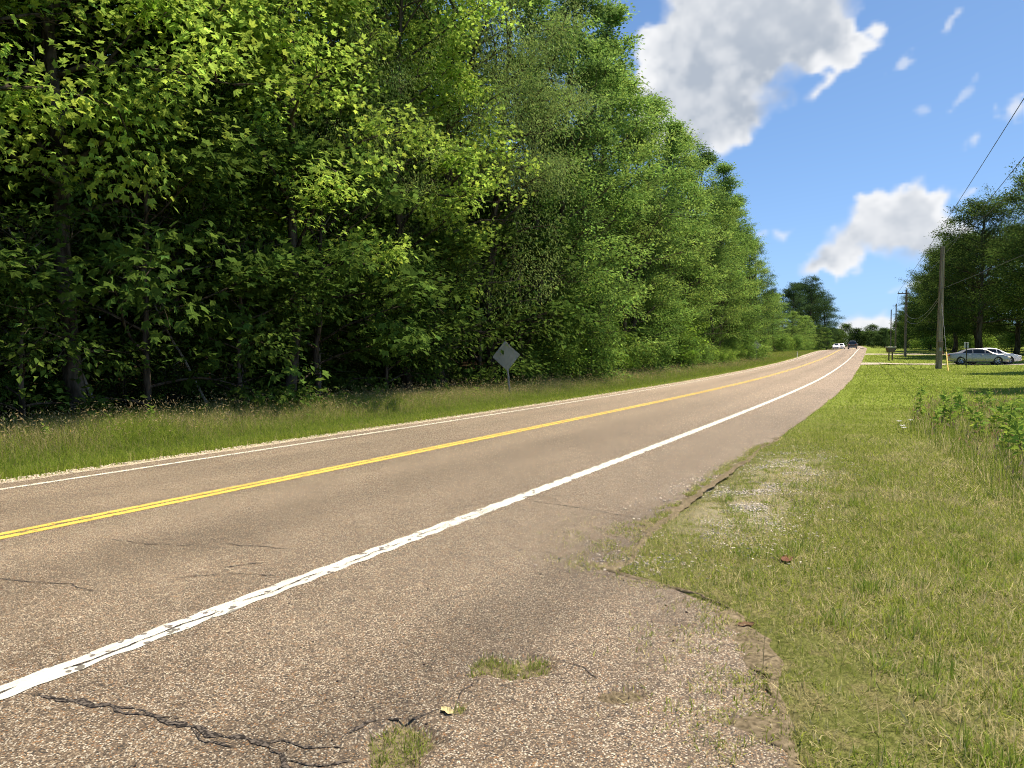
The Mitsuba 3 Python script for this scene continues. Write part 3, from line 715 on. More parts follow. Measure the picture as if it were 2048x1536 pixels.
# pines and trees where the road crests
for i, (s, p, k, sc, lab) in enumerate([(240, -17.5, 'pine_a', 1.30, 'large dark pine left of the road crest, tallest of its clump'), (230, -22, 'pine_a', 1.15, 'dark pine just left of the largest crest pine'), (256, -14.5, 'pine_a', 1.08, 'dark pine at the right end of the left-hand crest trees'),
                                      (205, -24, 'pine_a', .95, 'dark pine behind the bare pole left of the road'), (178, -27, 'pine_b', 1.0, 'dark pine rising above the grass clearing'), (248, -21.5, 'pine_b', 1.4, 'dark pine half hidden behind the largest crest pine'), (262, -18, 'pine_a', 1.15, 'dark pine on the far side of the crest clump')]):
    plant(k, 'pine_tree', s, p, sc, i * 1.7, lab, 'pine tree', 'pines by the road crest', sx=1.3, dz=-.6)
for i, (s, p, k, sc) in enumerate([(160, -23.5, 'broad_c', .66), (168, -21.5, 'broad_a', .62), (176, -20.8, 'broad_c', .64), (184, -21.5, 'broad_a', .66), (192, -18.2, 'broad_c', .50), (200, -17.2, 'broad_c', .46), (208, -16.6, 'broad_a', .44), (216, -17, 'broad_c', .50), (225, -16.5, 'broad_c', .42), (236, -15, 'broad_c', .40), (250, -13.6, 'broad_a', .36), (152, -24.5, 'broad_b', .60), (144, -25.5, 'broad_c', .68), (136, -26, 'broad_a', .70), (172, -26, 'broad_b', .74), (190, -24, 'broad_c', .7)]):
    plant(k, 'broadleaf_tree', s, p, sc, i * 2.1, 'small green broadleaf tree beside the crest of the road on the left', 'tree', 'small trees left of the crest', sx=1.35)
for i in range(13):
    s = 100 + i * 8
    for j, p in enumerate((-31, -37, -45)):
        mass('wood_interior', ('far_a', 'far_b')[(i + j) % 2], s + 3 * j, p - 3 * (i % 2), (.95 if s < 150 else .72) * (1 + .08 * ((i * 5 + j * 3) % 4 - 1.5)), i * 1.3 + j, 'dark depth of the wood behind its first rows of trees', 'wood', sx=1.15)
for i in range(22):
    s = 122 + i * 5.5
    plant(('shrub_a', 'shrub_b', 'sapling_a')[i % 3], 'bush', s, -22.2 + 5.4 * sstep(150, 185, s) - .8 * (i % 3), (1.1, 1.5, .55)[i % 3], i * 1.1, 'low green bush along the wood behind the grass clearing', 'bush', 'bushes behind the clearing')
# far wood closing the view
i = 0
for s, ps, sc in [(262, np.arange(-62, -19, 6.0), .62), (300, np.concatenate([np.arange(-80, -15, 5.5), np.arange(8, 40, 6)]), .66), (345, np.concatenate([np.arange(-80, -13, 5.5), np.arange(5, 60, 6)]), .70), (400, np.concatenate([np.arange(-90, -11, 6), np.arange(3, 90, 6)]), .74),
                  (440, np.arange(-95, 110, 6), .80), (462, np.arange(-95, 110, 5.5), .85), (500, np.arange(-100, 120, 7), 1.0)]:
    for p in ps:
        if s < 430 and -11.5 < p < 1:
            continue
        mass('distant_wood', ('far_a', 'far_b')[i % 2], s + r0.uniform(-6, 6), p + r0.uniform(-1.6, 1.6), sc * .86 * r0.uniform(.8, 1.15), r0.uniform(0, 6.28), 'distant green wood closing the end of the road', 'wood', dz=-1.2, sx=1.3)
        i += 1
# the yard on the right
for i, (s, p, k, sc, lab) in enumerate([(112, 11.5, 'oak_a', 1.06, 'large shade oak with dark trunk behind the silver sedan'), (122, 12.0, 'oak_b', .95, 'dark oak behind the nearest utility pole'), (96, 15.8, 'oak_b', 1.16, 'tall dark oak at the right edge of the frame'),
                                        (124, 17, 'oak_b', 1.0, 'oak between the shade oak and the one at the right edge'), (132, 25, 'oak_a', 1.0, 'oak far back in the yard on the right'), (108, 29, 'oak_a', 1.0, 'oak behind the right edge tree'),
                                        (141, 11.0, 'oak_b', 1.0, 'dark tree second behind the nearest utility pole'), (155, 10.3, 'oak_a', .90, 'dark tree right of the second utility pole'), (170, 9.4, 'oak_b', .86, 'dark tree beyond the second utility pole'), (190, 9.0, 'oak_a', .74, 'dark tree beside the two far utility poles'),
                                        (205, 7.2, 'oak_b', .60, 'last dark tree of the roadside row on the right')]):
    plant(k, 'oak_tree', s, p, sc, 1.1 + i * 2.3, lab, 'oak tree', 'oaks in the yard on the right')
for i, (s, p) in enumerate([(150, 17), (165, 18), (180, 15), (195, 14), (210, 12), (230, 11), (250, 12), (165, 28), (140, 33), (120, 38), (225, 22), (130, 21), (146, 23), (158, 13), (176, 12), (118, 27), (106, 40), (270, 10), (290, 9)]):
    plant(('far_a', 'far_b')[i % 2], 'broadleaf_tree', s, p, .8, i * 1.9, 'broadleaf tree in the wood behind the yard oaks', 'tree', 'trees behind the yard')
for i, (s, p, k, sc, lab) in enumerate([(150, 8.2, 'shrub_b', 1.3, 'bright green bush right of the second utility pole'), (147, 11, 'shrub_b', 1.2, 'bright bush between the second and the nearest pole'), (143, 13.5, 'shrub_a', .9, 'bright green bush left of the shade oak trunk'), (160, 6.6, 'shrub_b', .9, 'small bush behind the mailbox'),
                                        (128, 17, 'shrub_a', .9, 'bush behind the silver sedan roof'), (112, 18.5, 'shrub_a', 1.2, 'yellow-green bush above the white sedan'), (110, 21.5, 'shrub_b', 1.6, 'bush right of the white sedan'), (118, 23, 'shrub_a', 1.3, 'bush at the right frame edge behind the cars'), (137, 15, 'shrub_b', 1.2, 'light green bush right of the shade oak trunk')]):
    plant(k, 'bush', s, p, sc, i * 1.3, lab, 'bush', 'bushes in the yard on the right')
plant('pine_b', 'cedar_tree', 214, 2.2, .34, .4, 'small dark narrow evergreen beside the road on the far right', 'evergreen tree', dz=-.3, sx=.6)
# yard trees just beyond the right edge of the frame, seen by their shadows
for i, (x, y, k, sc) in enumerate([(24.6, 30.8, 'broad_b', .78), (39.5, 51.5, 'broad_b', .98), (60, 66, 'oak_b', .9)]):
    s, p = to_sp(x, y)
    plant(k, 'shade_tree', float(s), float(p), sc, i * 2.0, ('shade tree just beyond the right edge whose shadow lies by the weed patch', 'shade tree beyond the right edge whose shadow crosses the lawn before the cars', 'shade tree beyond the right edge shading the driveway')[i], 'tree', 'shade trees past the right edge')

def renumber(group, text):
    ks = [k for k in labels if labels[k].get('group') == group]
    pos = {}
    for k in ks:
        m = np.array(scene[k + '__crown']['to_world'].matrix)
        pos[k] = m[0, 3] / max(m[1, 3], .1)
    for i, k in enumerate(sorted(ks, key=pos.get)):
        n = i + 1
        suf = 'th' if 10 <= n % 100 <= 20 else {1: 'st', 2: 'nd', 3: 'rd'}.get(n % 10, 'th')
        labels[k]['label'] = text.format(f'{n}{suf}')

renumber("saplings under the wood's edge", 'leafy sapling under the edge of the wood, {} from the left among the saplings')
renumber("bushes at the wood's foot", "low green bush at the wood's foot, {} from the left in its row")
renumber('small trees left of the crest', 'small green broadleaf tree left of the road crest, {} from the left of its clump')
renumber('bushes behind the clearing', 'low green bush behind the grass clearing, {} from the left')
renumber('trees behind the yard', 'broadleaf tree behind the yard oaks, {} from the left')

for i, (s0, p0, s1, p1, h, rad, lab) in enumerate([(11.8, -17.4, 10.2, -19.0, 5.2, .06, 'bare dead stem leaning left in the shade at the far left of the wood'), (14.8, -17.0, 12.9, -18.2, 4.4, .045, 'thin dead branch leaning through the undergrowth left of the sign'), (19.5, -17.2, 21.0, -18.8, 5.0, .05, 'pale bare stem leaning right in the undergrowth left of the sign'), (47.5, -15.7, 46.4, -16.5, 2.6, .02, 'thin dead twig standing before the wood right of the sign')]):
    k = thing('dead_branch', lab, 'branch')
    a, b = pt(s0, p0, -.1), pt(s1, p1, h)
    r_ = np.random.default_rng(70 + i)
    tt_ = np.linspace(0, 1, 12)[:, None]
    ln_ = a * (1 - tt_) + b * tt_ + np.cumsum(r_.normal(0, .035, (12, 3)), 0) + np.array([0, 0, .25]) * (tt_ * (1 - tt_)) * 4
    part(k, 'stem', mikit.ply(tube(ln_, np.linspace(rad, rad * .35, 12), 7), 'm_dead_wood', smooth=True))
    for j in range(7):
        c_ = ln_[3 + j]
        d_ = unit(r_.normal(0, 1, 3) + [0, 0, .4])
        part(k, 'twig', mikit.ply(tube(curve(c_, d_, r_.uniform(.5, 1.3), 5, .05, r_), np.linspace(rad * .3, .004, 6), 4), 'm_dead_wood', smooth=True))
scene['m_dead_wood'] = tw({'type': 'diffuse', 'reflectance': rgb(.30, .27, .23)})

# ------------------------------------------------------------------ grass
def blades(x, y, z, h, w, col, r, lean=.35, bend=.5, seg=1, wind=(0, 0)):
    n = len(x)
    a = r.uniform(0, 2 * np.pi, n)
    b = np.stack([np.cos(a), np.sin(a), 0 * a], 1)
    la = r.uniform(0, 2 * np.pi, n)
    l = np.abs(r.normal(0, lean, n))
    d = np.stack([np.cos(la) * l + wind[0], np.sin(la) * l + wind[1], np.ones(n)], 1)
    d /= np.linalg.norm(d, axis=1, keepdims=True)
    o = np.stack([x, y, z], 1)
    h = h[:, None]
    mid = o + d * h * .55
    bd = np.stack([d[:, 0], d[:, 1], -np.ones(n) * .25], 1)
    tip = o + d * h + bd * h * (bend * r.uniform(.2, 1, n))[:, None]
    wv = b * (w / 2)[:, None]
    if seg == 1:
        V = np.stack([o - wv, o + wv, tip], 1)
        F = np.array([[0, 1, 2]])
    else:
        V = np.stack([o - wv, o + wv, mid + wv * .8, mid - wv * .8, tip], 1)
        F = np.array([[0, 1, 2], [0, 2, 3], [3, 2, 4]])
    k = V.shape[1]
    return V.reshape(-1, 3), (F[None] + (np.arange(n) * k)[:, None, None]).reshape(-1, 3), np.repeat(col, k, 0)

def join(parts):
    vs, fs, cs, o = [], [], [], 0
    for v, f, c in parts:
        vs.append(v)
        fs.append(f + o)
        cs.append(c)
        o += len(v)
    return np.vstack(vs), np.vstack(fs), np.vstack(cs)

def mixcol(r, n, straw, g0=(.135, .200, .028), g1=(.46, .53, .095), st=(.66, .60, .33)):
    t = r.uniform(0, 1, (n, 1))
    c = np.array(g0) * (1 - t) + np.array(g1) * t
    return np.where((r.uniform(0, 1, n) < straw)[:, None], np.array(st) * r.uniform(.6, 1.25, (n, 1)), c)

rg = np.random.default_rng(99)

def weed_patch(x, y):
    """1 inside the patch of unmown weeds on the right"""
    lim = np.interp(y, [5.6, 6.9, 8.9, 10.5, 13.7, 18, 21], [5.0, 4.75, 5.5, 6.15, 7.3, 9.6, 12.0])
    return (x > lim + .5 * (meshkit.fbm(np.stack([x, y, 0 * x], -1), 3, 61) - .5)) & (y > 5.6) & (y < 22)

lawn = []
for y0, y1, dens, hh, ww, seg in [(1.6, 4.2, 11000, .055, .0052, 1), (1.6, 4.2, 4000, .070, .0048, 3), (4.2, 7, 6500, .062, .0062, 1), (7, 12, 2800, .065, .0085, 1), (12, 20, 1000, .065, .012, 1), (20, 34, 330, .075, .019, 1), (34, 60, 90, .09, .034, 1), (60, 110, 18, .11, .06, 1)]:
    xm = .80 * y1 + 1.5
    n = int(dens * (xm - .5) * (y1 - y0))
    x, y = rg.uniform(-.6, xm, n), rg.uniform(y0, y1, n)
    s, p = to_sp(x, y)
    e = edge(s)
    q = p - e
    pat = meshkit.fbm(np.stack([x * 1.3, y * 1.3, 0 * x], -1), 4, 71)
    bare = meshkit.fbm(np.stack([x * 2.2, y * 2.2, 0 * x], -1), 3, 73)
    # thin, trodden strip beside the paving near the camera
    trod = sstep(2.2, .2, q) * sstep(13, 6, s)
    keep = (q > -.05 + .12 * rg.uniform(-1, 1, n) * (s < 12)) & (x < .78 * y + 2.0) & (rg.uniform(0, 1, n) < 1 - .62 * trod * sstep(.40, .66, bare + .08) - .25 * sstep(.55, .75, bare) * (s < 14))
    keep &= ~((np.abs(s - 81.5) < 2.6) & (p > -2)) & ~((np.abs(s - 129) < 2.2))
    g = np.exp(-((q - .62 - .12 * np.sin(s * 1.3)) / .36) ** 2) * sstep(6.4, 7.4, s) * sstep(12.6, 10.2, s)
    keep &= rg.uniform(0, 1, n) > g * .95 * sstep(.30, .52, meshkit.fbm(np.stack([x * 2.6, y * 2.6, 0 * x], -1), 3, 44))
    x, y, s, p, q, pat = x[keep], y[keep], s[keep], p[keep], q[keep], pat[keep]
    n = len(x)
    dry = np.clip(.08 + .34 * sstep(.48, .72, pat) + .3 * sstep(3.0, .3, q) * sstep(14, 6, s) + .22 * sstep(-1.2, .6, x - np.interp(y, [3, 6, 9, 13], [2.6, 4.1, 5.2, 6.6])) * (y < 13), 0, .9) * sstep(26, 10, y) + .06
    tall = np.where(rg.uniform(0, 1, n) < .05, 2.0, 1.0)
    h = hh * rg.uniform(.4, 1.35, n) * tall * np.where(q < .5, .7, 1)
    far = sstep(9, 22, y)[:, None]
    c = mixcol(rg, n, dry) * (1 - far) + mixcol(rg, n, dry, (.19, .265, .036), (.36, .43, .080)) * far
    lawn.append(blades(x, y, gz(s, p) - .008, h, ww * rg.uniform(.7, 1.4, n), c, rg, .95, .7, seg))
# tussocks
for _ in range(170):
    y0 = rg.uniform(2.0, 9)
    x0 = rg.uniform(1.2, .75 * y0 + 1)
    s0, p0 = to_sp(x0, y0)
    if p0 - edge(s0) < .25:
        continue
    n = int(rg.integers(18, 60))
    x, y = x0 + rg.normal(0, .045, n), y0 + rg.normal(0, .045, n)
    s, p = to_sp(x, y)
    lawn.append(blades(x, y, gz(s, p) - .01, rg.uniform(.05, .15, n), rg.uniform(.003, .006, n), mixcol(rg, n, .12, (.12, .20, .03), (.36, .47, .08)), rg, .55, .7, 3))
n = 17000
s = rg.uniform(1.9, 13, n)
over = np.abs(rg.normal(0, .16, n)) * (.5 + 1.3 * meshkit.fbm(np.stack([s * 2.3, s * 0, s * 0 + 4], -1), 3, 55)) * np.where(s < 6.4, 1.5, .35)
p = edge(s) - over
keep = meshkit.fbm(np.stack([s * 9, p * 9, 0 * s], -1), 2, 58) > .46
s, p = s[keep], p[keep]
x, y = xy(s, p)
lawn.append(blades(x, y, zr(s) + roadlat(p) - .002, rg.uniform(.012, .05, len(s)), rg.uniform(.003, .006, len(s)), mixcol(rg, len(s), .38), rg, 1.2, .7, 3))
# straw lying about
n = 5000
y = rg.uniform(1.8, 9, n)
x = rg.uniform(.4, .8 * y.max(), n)
s, p = to_sp(x, y)
k = (p - edge(s) > -.15) & (x < .8 * y + 1)
x, y, s, p = x[k], y[k], s[k], p[k]
lawn.append(blades(x, y, gz(s, p) + .012 + np.where(p < edge(s), .03, 0), rg.uniform(.06, .22, len(x)), rg.uniform(.002, .0045, len(x)), np.array([.42, .36, .20]) * rg.uniform(.6, 1.2, (len(x), 1)), rg, 6.0, .1, 3))
v, f, c = join(lawn)
stuff('lawn_grass', mikit.ply((v, f), 'm_blade', color=c), 'short mown grass and straw of the lawn right of the road', 'grass')
NT_LAWN = len(f)

# the verge on the far side: short green by the road, tall and brown by the wood
verge = []
for s0, s1, dens, wd in [(3, 26, 1300, 1.0), (26, 45, 700, 1.5), (45, 75, 330, 2.2), (75, 125, 110, 3.5), (125, 200, 26, 5)]:
    n = int(dens * (s1 - s0) * 6.0)
    s, p = rg.uniform(s0, s1, n), rg.uniform(-17.3, -10.98, n)
    if s0 > 100:
        p = rg.uniform(-24, -10.98, n)
    ln = meshkit.fbm(np.stack([s * .5, p * .5, 0 * s], -1), 3, 81)
    keep = rg.uniform(0, 1, n) < sstep(-10.95, -11.5, p) * 1.0 + .06
    s, p, ln = s[keep], p[keep], ln[keep]
    n = len(s)
    x, y = xy(s, p)
    tallness = sstep(-12.1, -14.2, p + 1.4 * (ln - .5)) * sstep(130, 90, s)
    h = (.16 + .13 * rg.uniform(0, 1, n)) * (1 - tallness) + (.40 + .42 * rg.uniform(0, 1, n)) * tallness
    dry = .08 + .50 * tallness * sstep(.30, .6, ln + .08)
    top = mixcol(rg, n, np.clip(dry, 0, .8), (.14, .225, .030), (.36, .45, .08), (.48, .43, .22))
    verge.append(blades(x, y, gz(s, p) - .02, h, wd * .0075 * rg.uniform(.6, 1.4, n), top, rg, .38, .75, 3 if s0 < 20 else 1))
    # seed heads
    k = (tallness > .5) & (rg.uniform(0, 1, n) < .07)
    m = int(k.sum())
    if m:
        o = np.stack([x[k], y[k], gz(s[k], p[k]) + h[k] * rg.uniform(.85, 1.15, m)], 1)
        vv, ff, c2 = leaf_mesh(o, unit(np.stack([rg.normal(0, .6, m), rg.normal(0, .6, m), rg.uniform(-.2, 1, m)], 1)), rg.normal(0, 1, (m, 3)), rg.uniform(.035, .08, m) * wd ** .5, NARROW, rg, (.46, .38, .21))
        verge.append((vv, ff, c2))
v, f, c = join(verge)
stuff('verge_grass', mikit.ply((v, f), 'm_blade', color=c), 'tall seeding grass of the verge between road and wood', 'grass')
NT_VERGE = len(f)

# weed patch: tall thin grass
n = 60000
y = rg.uniform(5.6, 22, n)
x = rg.uniform(4.3, 19, n)
k = weed_patch(x, y) & (x < .80 * y + 2.5)
x, y = x[k], y[k]
s, p = to_sp(x, y)
n = len(x)
h = rg.uniform(.10, .46, n)
v1 = blades(x, y, gz(s, p) - .02, h, rg.uniform(.004, .010, n), mixcol(rg, n, .24, (.14, .21, .033), (.38, .46, .09), (.62, .55, .31)), rg, .28, .55, 3)
k = rg.uniform(0, 1, n) < .10
m = int(k.sum())
v2 = leaf_mesh(np.stack([x[k], y[k], gz(s[k], p[k]) + h[k] * .9], 1), np.stack([rg.normal(0, .4, m), rg.normal(0, .4, m), np.ones(m)], 1), rg.normal(0, 1, (m, 3)), rg.uniform(.05, .10, m), NARROW, rg, (.32, .25, .14))
v, f, c = join([v1, v2])
stuff('tall_grass', mikit.ply((v, f), 'm_blade', color=c), 'unmown straw-coloured tall grass in the patch at the right edge', 'grass')

def weed_mesh(seed, h, n):
    r = np.random.default_rng(seed)
    stem = curve((0, 0, 0), (r.normal(0, .12), r.normal(0, .12), 1), h, 6, -.02, r, .06)
    t = np.linspace(.22, 1, n) ** .8
    pos = np.stack([np.interp(t * 6, np.arange(7), stem[:, k]) for k in range(3)], 1)
    a = np.arange(n) * 2.4 + r.normal(0, .4, n)
    ax = np.stack([np.cos(a), np.sin(a), -.35 + 1.2 * t + r.normal(0, .3, n)], 1)
    nr = np.stack([-.6 * np.cos(a), -.6 * np.sin(a), np.ones(n)], 1) + r.normal(0, .5, (n, 3))
    lf = leaf_mesh(pos, ax, nr, (.20 - .06 * t) * r.uniform(.6, 1.35, n), (OVATE[0] * [1, .8, 1.6], OVATE[1]), r, (.26, .38, .07))
    return tube(stem, np.linspace(.006, .003, 7), 5), lf

for j in range(4):
    st, (v, f, c) = weed_mesh(300 + j, (.75, .62, .85, .5)[j], (24, 20, 28, 18)[j])
    scene[f'proto_weed{j}_stem'] = {'type': 'shapegroup', 'stem': mikit.ply(st, 'm_weed_stem', smooth=True)}
    scene[f'proto_weed{j}_leaves'] = {'type': 'shapegroup', 'leaves': mikit.ply((v, f), 'm_leaf', color=c)}
scene['m_weed_stem'] = tw({'type': 'diffuse', 'reflectance': rgb(.12, .16, .05)})
WEEDS = [(7.9, 13.9), (8.1, 14.3), (8.5, 15.6), (8.9, 15.2), (9.3, 15.9), (9.8, 16.9), (10.6, 17.6), (11.6, 18.6), (9.2, 13.6), (9.0, 13.0), (8.7, 12.7), (8.4, 12.3), (9.4, 12.9), (8.9, 12.2), (9.6, 13.4), (8.2, 11.9), (7.8, 11.6), (10.3, 15.0), (10.0, 14.4), (11.3, 16.6), (12.0, 17.6), (6.9, 10.6), (7.3, 11.0), (10.8, 15.9), (6.6, 9.6), (7.0, 9.9), (6.3, 9.0), (8.6, 13.4), (8.0, 12.8), (9.9, 13.9), (10.9, 14.9)]
for i, (x, y) in enumerate(WEEDS):
    for j2 in range(2):
        j = (i + j2) % 4
        xx, yy = x + j2 * .16, y + j2 * .2 * (-1) ** i
        s, p = to_sp(xx, yy)
        k = thing('weed_plant', 'upright leafy green weed standing in the tall grass patch at the right', 'weed', 'leafy weeds in the right-hand patch')
        m = T().translate([xx, yy, float(gz(s, p)) - .02]).rotate([0, 0, 1], i * 57.0 + j2 * 140).scale(.62 + .42 * ((i * 7 + j2 * 3) % 5) / 5)
        for q in ('stem', 'leaves'):
            part(k, q, {'type': 'instance', 'shapegroup': ref(f'proto_weed{j}_{q}'), 'to_world': m})
ks = [k for k in labels if labels[k].get('group') == 'leafy weeds in the right-hand patch']
px_ = {k: scene[k + '__leaves']['to_world'].matrix for k in ks}
px_ = {k: float(np.array(m)[0, 3] / np.array(m)[1, 3]) for k, m in px_.items()}
for i, k in enumerate(sorted(ks, key=px_.get)):
    n = i + 1
    labels[k]['label'] = f"upright leafy weed in the tall grass patch, {n}{'th' if 10 <= n % 100 <= 20 else {1: 'st', 2: 'nd', 3: 'rd'}.get(n % 10, 'th')} from the left"
for i in range(26):
    s, p = 8.5 + 1.5 * i + .6 * math.sin(i * 2.3), -14.3 - 1.3 * abs(math.sin(i * 1.7))
    o = pt(s, p, -.02)
    k = thing('verge_weed', 'leafy weed in the tall verge grass across the road', 'weed', 'leafy weeds in the far verge')
    m = T().translate(list(map(float, o))).rotate([0, 0, 1], i * 77.0).scale(.75 + .4 * (i * 5 % 7) / 7)
    for q in ('stem', 'leaves'):
        part(k, q, {'type': 'instance', 'shapegroup': ref(f'proto_weed{i % 4}_{q}'), 'to_world': m})
    labels[k]['label'] = f"leafy weed in the verge grass across the road, {i + 1}{'th' if 9 <= i <= 19 else {1: 'st', 2: 'nd', 3: 'rd'}.get((i + 1) % 10, 'th')} from the left"
# white wildflowers at the patch's foot
FL = [(7.55, 14.6, .14), (7.72, 14.5, .17), (7.20, 13.75, .10), (7.25, 13.9, .12)]
for i, (x, y, h) in enumerate(FL):
    s, p = to_sp(x, y)
    k = thing('wildflower', 'small white wildflower at the left foot of the weed patch, ' + ('third from the left', 'rightmost of four', 'leftmost of four', 'second from the left')[i], 'flower', 'white wildflowers')
    z = float(gz(s, p))
    part(k, 'stem', mikit.ply(tube([(x, y, z), (x + .01, y, z + h)], .004, 5), 'm_weed_stem'))
    v = [(0, 0, .012)] + [(.055 * math.cos(a) * (1 if q % 2 else .45), .055 * math.sin(a) * (1 if q % 2 else .45), .02 if q % 2 else 0) for q, a in enumerate(np.arange(12) * math.pi / 6)]
    part(k, 'petals', mikit.ply((np.array(v) + [x + .01, y, z + h], np.array([[0, 1 + q, 1 + (q + 1) % 12] for q in range(12)])), 'm_petal'))

# grass and moss growing in the potholes
pg = []
for (hx, hy, a, b, dep), dens, dry in zip(HOLES[:4], (12000, 12000, 12000, 7000), (.3, .3, .2, .95)):
    n = int(dens * 4 * a * b)
    x, y = hx + rg.uniform(-a, a, n) * .95, hy + rg.uniform(-b, b, n) * .95
    k = hole_depth(x, y) > dep * .75
    k &= rg.uniform(0, 1, n) < .35 + .9 * (meshkit.fbm(np.stack([x * 14, y * 14, 0 * x], -1), 2, 5) > .47)
    x, y = x[k], y[k]
    n = len(x)
    s, p = to_sp(x, y)
    col = mixcol(rg, n, dry, (.14, .21, .034), (.38, .46, .09), (.36, .30, .20) if dry > .9 else (.60, .52, .28))
    pg.append(blades(x, y, zr(s) + roadlat(p) - dep - .004, rg.uniform(.025, .07, n) * (.6 if dry > .9 else 1), rg.uniform(.0025, .0045, n), col, rg, .9, .7, 3))
v, f, c = join(pg)
stuff('pothole_grass', mikit.ply((v, f), 'm_blade', color=c), 'small tufts of grass growing in the holes of the paving in front', 'grass')
for i, (hx, hy, a, b, dep) in enumerate(HOLES):
    gx, gy = np.meshgrid(np.linspace(-1.25, 1.25, 40), np.linspace(-1.25, 1.25, 40), indexing='ij')
    X, Y = hx + gx * a, hy + gy * b
    s, p = to_sp(X, Y)
    Z = zr(s) + roadlat(p) - dep + .003 + (meshkit.fbm(np.stack([X * 40, Y * 40, 0 * X], -1), 2, 3) - .5) * .006
    part('road', 'pothole_bed', mikit.ply((np.stack([X, Y, Z], -1).reshape(-1, 3), grid_faces(40, 40)), 'm_soil', smooth=True))

# ------------------------------------------------------------------ loose stones
def stones(x, y, z, size, col, r):
    n = len(x)
    m = trimesh.creation.icosahedron()
    v, f = np.array(m.vertices), np.array(m.faces)
    sc = size[:, None, None] * r.uniform(.55, 1.2, (n, 1, 3)) * [1, 1, .6]
    V = v[None] * r.uniform(.75, 1.2, (n, len(v), 1)) * sc
    a = r.uniform(0, 6.28, n)
    ca, sa = np.cos(a)[:, None], np.sin(a)[:, None]
    V = np.stack([V[..., 0] * ca - V[..., 1] * sa, V[..., 0] * sa + V[..., 1] * ca, V[..., 2]], -1) + np.stack([x, y, z], 1)[:, None]
    return V.reshape(-1, 3), (f[None] + (np.arange(n) * len(v))[:, None, None]).reshape(-1, 3), np.repeat(col, len(v), 0)

st = []
n = 14000
s, q = rg.uniform(5.2, 13.2, n), rg.normal(.6, .36, n)
q += .12 * np.sin(s * 1.3)
x, y = xy(s, edge(s) + q)
k = (meshkit.fbm(np.stack([x * 2.6, y * 2.6, 0 * x], -1), 3, 44) + rg.normal(0, .05, n) > .45) & (rg.uniform(0, 1, n) < sstep(5.2, 7.4, s) * sstep(13.2, 10, s) + .06)
x, y, s, q = x[k], y[k], s[k], q[k]
st.append(stones(x, y, np.where(q < 0, zr(s) + roadlat(edge(s) + q), gz(s, edge(s) + q)) + .003, rg.uniform(.004, .014, len(x)), np.where(rg.uniform(0, 1, (len(x), 1)) < .82, [.70, .65, .56], [.34, .33, .33]) * rg.uniform(.65, 1.2, (len(x), 1)), rg))
for cx, cy, a, b, n in [(1.78, 6.10, .22, .24, 420), (.95, 5.35, .45, .35, 300)]:
    x, y = cx + rg.normal(0, .55, n) * a, cy + rg.normal(0, .55, n) * b
    s, p = to_sp(x, y)
    z = np.where(p < edge(s), zr(s) + roadlat(p), gz(s, p))
    pal = rg.uniform(0, 1, (n, 1)) < .7
    st.append(stones(x, y, z + .002, rg.uniform(.004, .013, n), np.where(pal, [.50, .46, .40], [.22, .21, .22]) * rg.uniform(.6, 1.3, (n, 1)), rg))
n = 420
s, p = rg.uniform(1, 9, n), rg.uniform(-3.3, .4, n)
k = p < edge(s) + .02
x, y = xy(s[k], p[k])
st.append(stones(x, y, zr(s[k]) + roadlat(p[k]) + .003, rg.uniform(.003, .008, k.sum()), np.where(rg.uniform(0, 1, (k.sum(), 1)) < .5, [.50, .45, .38], [.05, .045, .04]) * rg.uniform(.7, 1.2, (k.sum(), 1)), rg))
n = 5200
s, p = 2 + 70 * rg.uniform(0, 1, n) ** 1.6, rg.normal(-11.15, .13, n)
x, y = xy(s, p)
st.append(stones(x, y, np.where(p > redge(s), zr(s) + roadlat(p), gz(s, p) + .03) + .004, rg.uniform(.008, .024, n), np.array([.74, .66, .53]) * rg.uniform(.7, 1.15, (n, 1)), rg))
v, f, c = join(st)
stuff('loose_gravel', mikit.ply((v, f), 'm_stone', color=c), 'pale loose gravel along both edges of the road', 'gravel')

def dead_leaf(x, y, z, size, rz, label, col):
    k = thing('dead_leaf', label, 'leaf')
    u = np.linspace(-1, 1, 9)
    gx, gy = np.meshgrid(u, u, indexing='ij')
    w = (1 - gx ** 2) ** .6 * (.8 + .25 * np.sin(gx * 7))
    V = np.stack([gx, gy * .62 * w, .20 * gy ** 2 * w + .07 * np.sin(gx * 5 + gy * 3) + .06 * gx ** 2], -1).reshape(-1, 3) * size
    V[:, 2] -= V[:, 2].min()
    scene[k] = mikit.ply(tf((V, grid_faces(9, 9)), rz, (x, y, z)), {'type': 'twosided', 'bsdf': {'type': 'diffuse', 'reflectance': rgb(*col)}}, smooth=True)

def lz(x, y):
    s, p = to_sp(x, y)
    return float(zr(s) + roadlat(p)) if p < edge(s) else float(gz(s, p)) + .01
dead_leaf(1.30, 4.10, lz(1.30, 4.10), .055, .4, 'curled brown dead leaf lying on the grass beside the paving corner', (.17, .11, .07))
dead_leaf(1.98, 5.35, lz(1.98, 5.35), .085, 1.2, 'reddish dead leaf half sunk in the lawn', (.19, .10, .07))
dead_leaf(-.275, 3.10, lz(-.275, 3.10) + .003, .04, 2.2, 'pale yellow leaf beside the smallest grass tuft in the paving', (.55, .48, .26))
dead_leaf(5.15, 6.95, lz(5.15, 6.95), .06, .2, 'dry brown leaf at the foot of the weed patch', (.30, .22, .14))

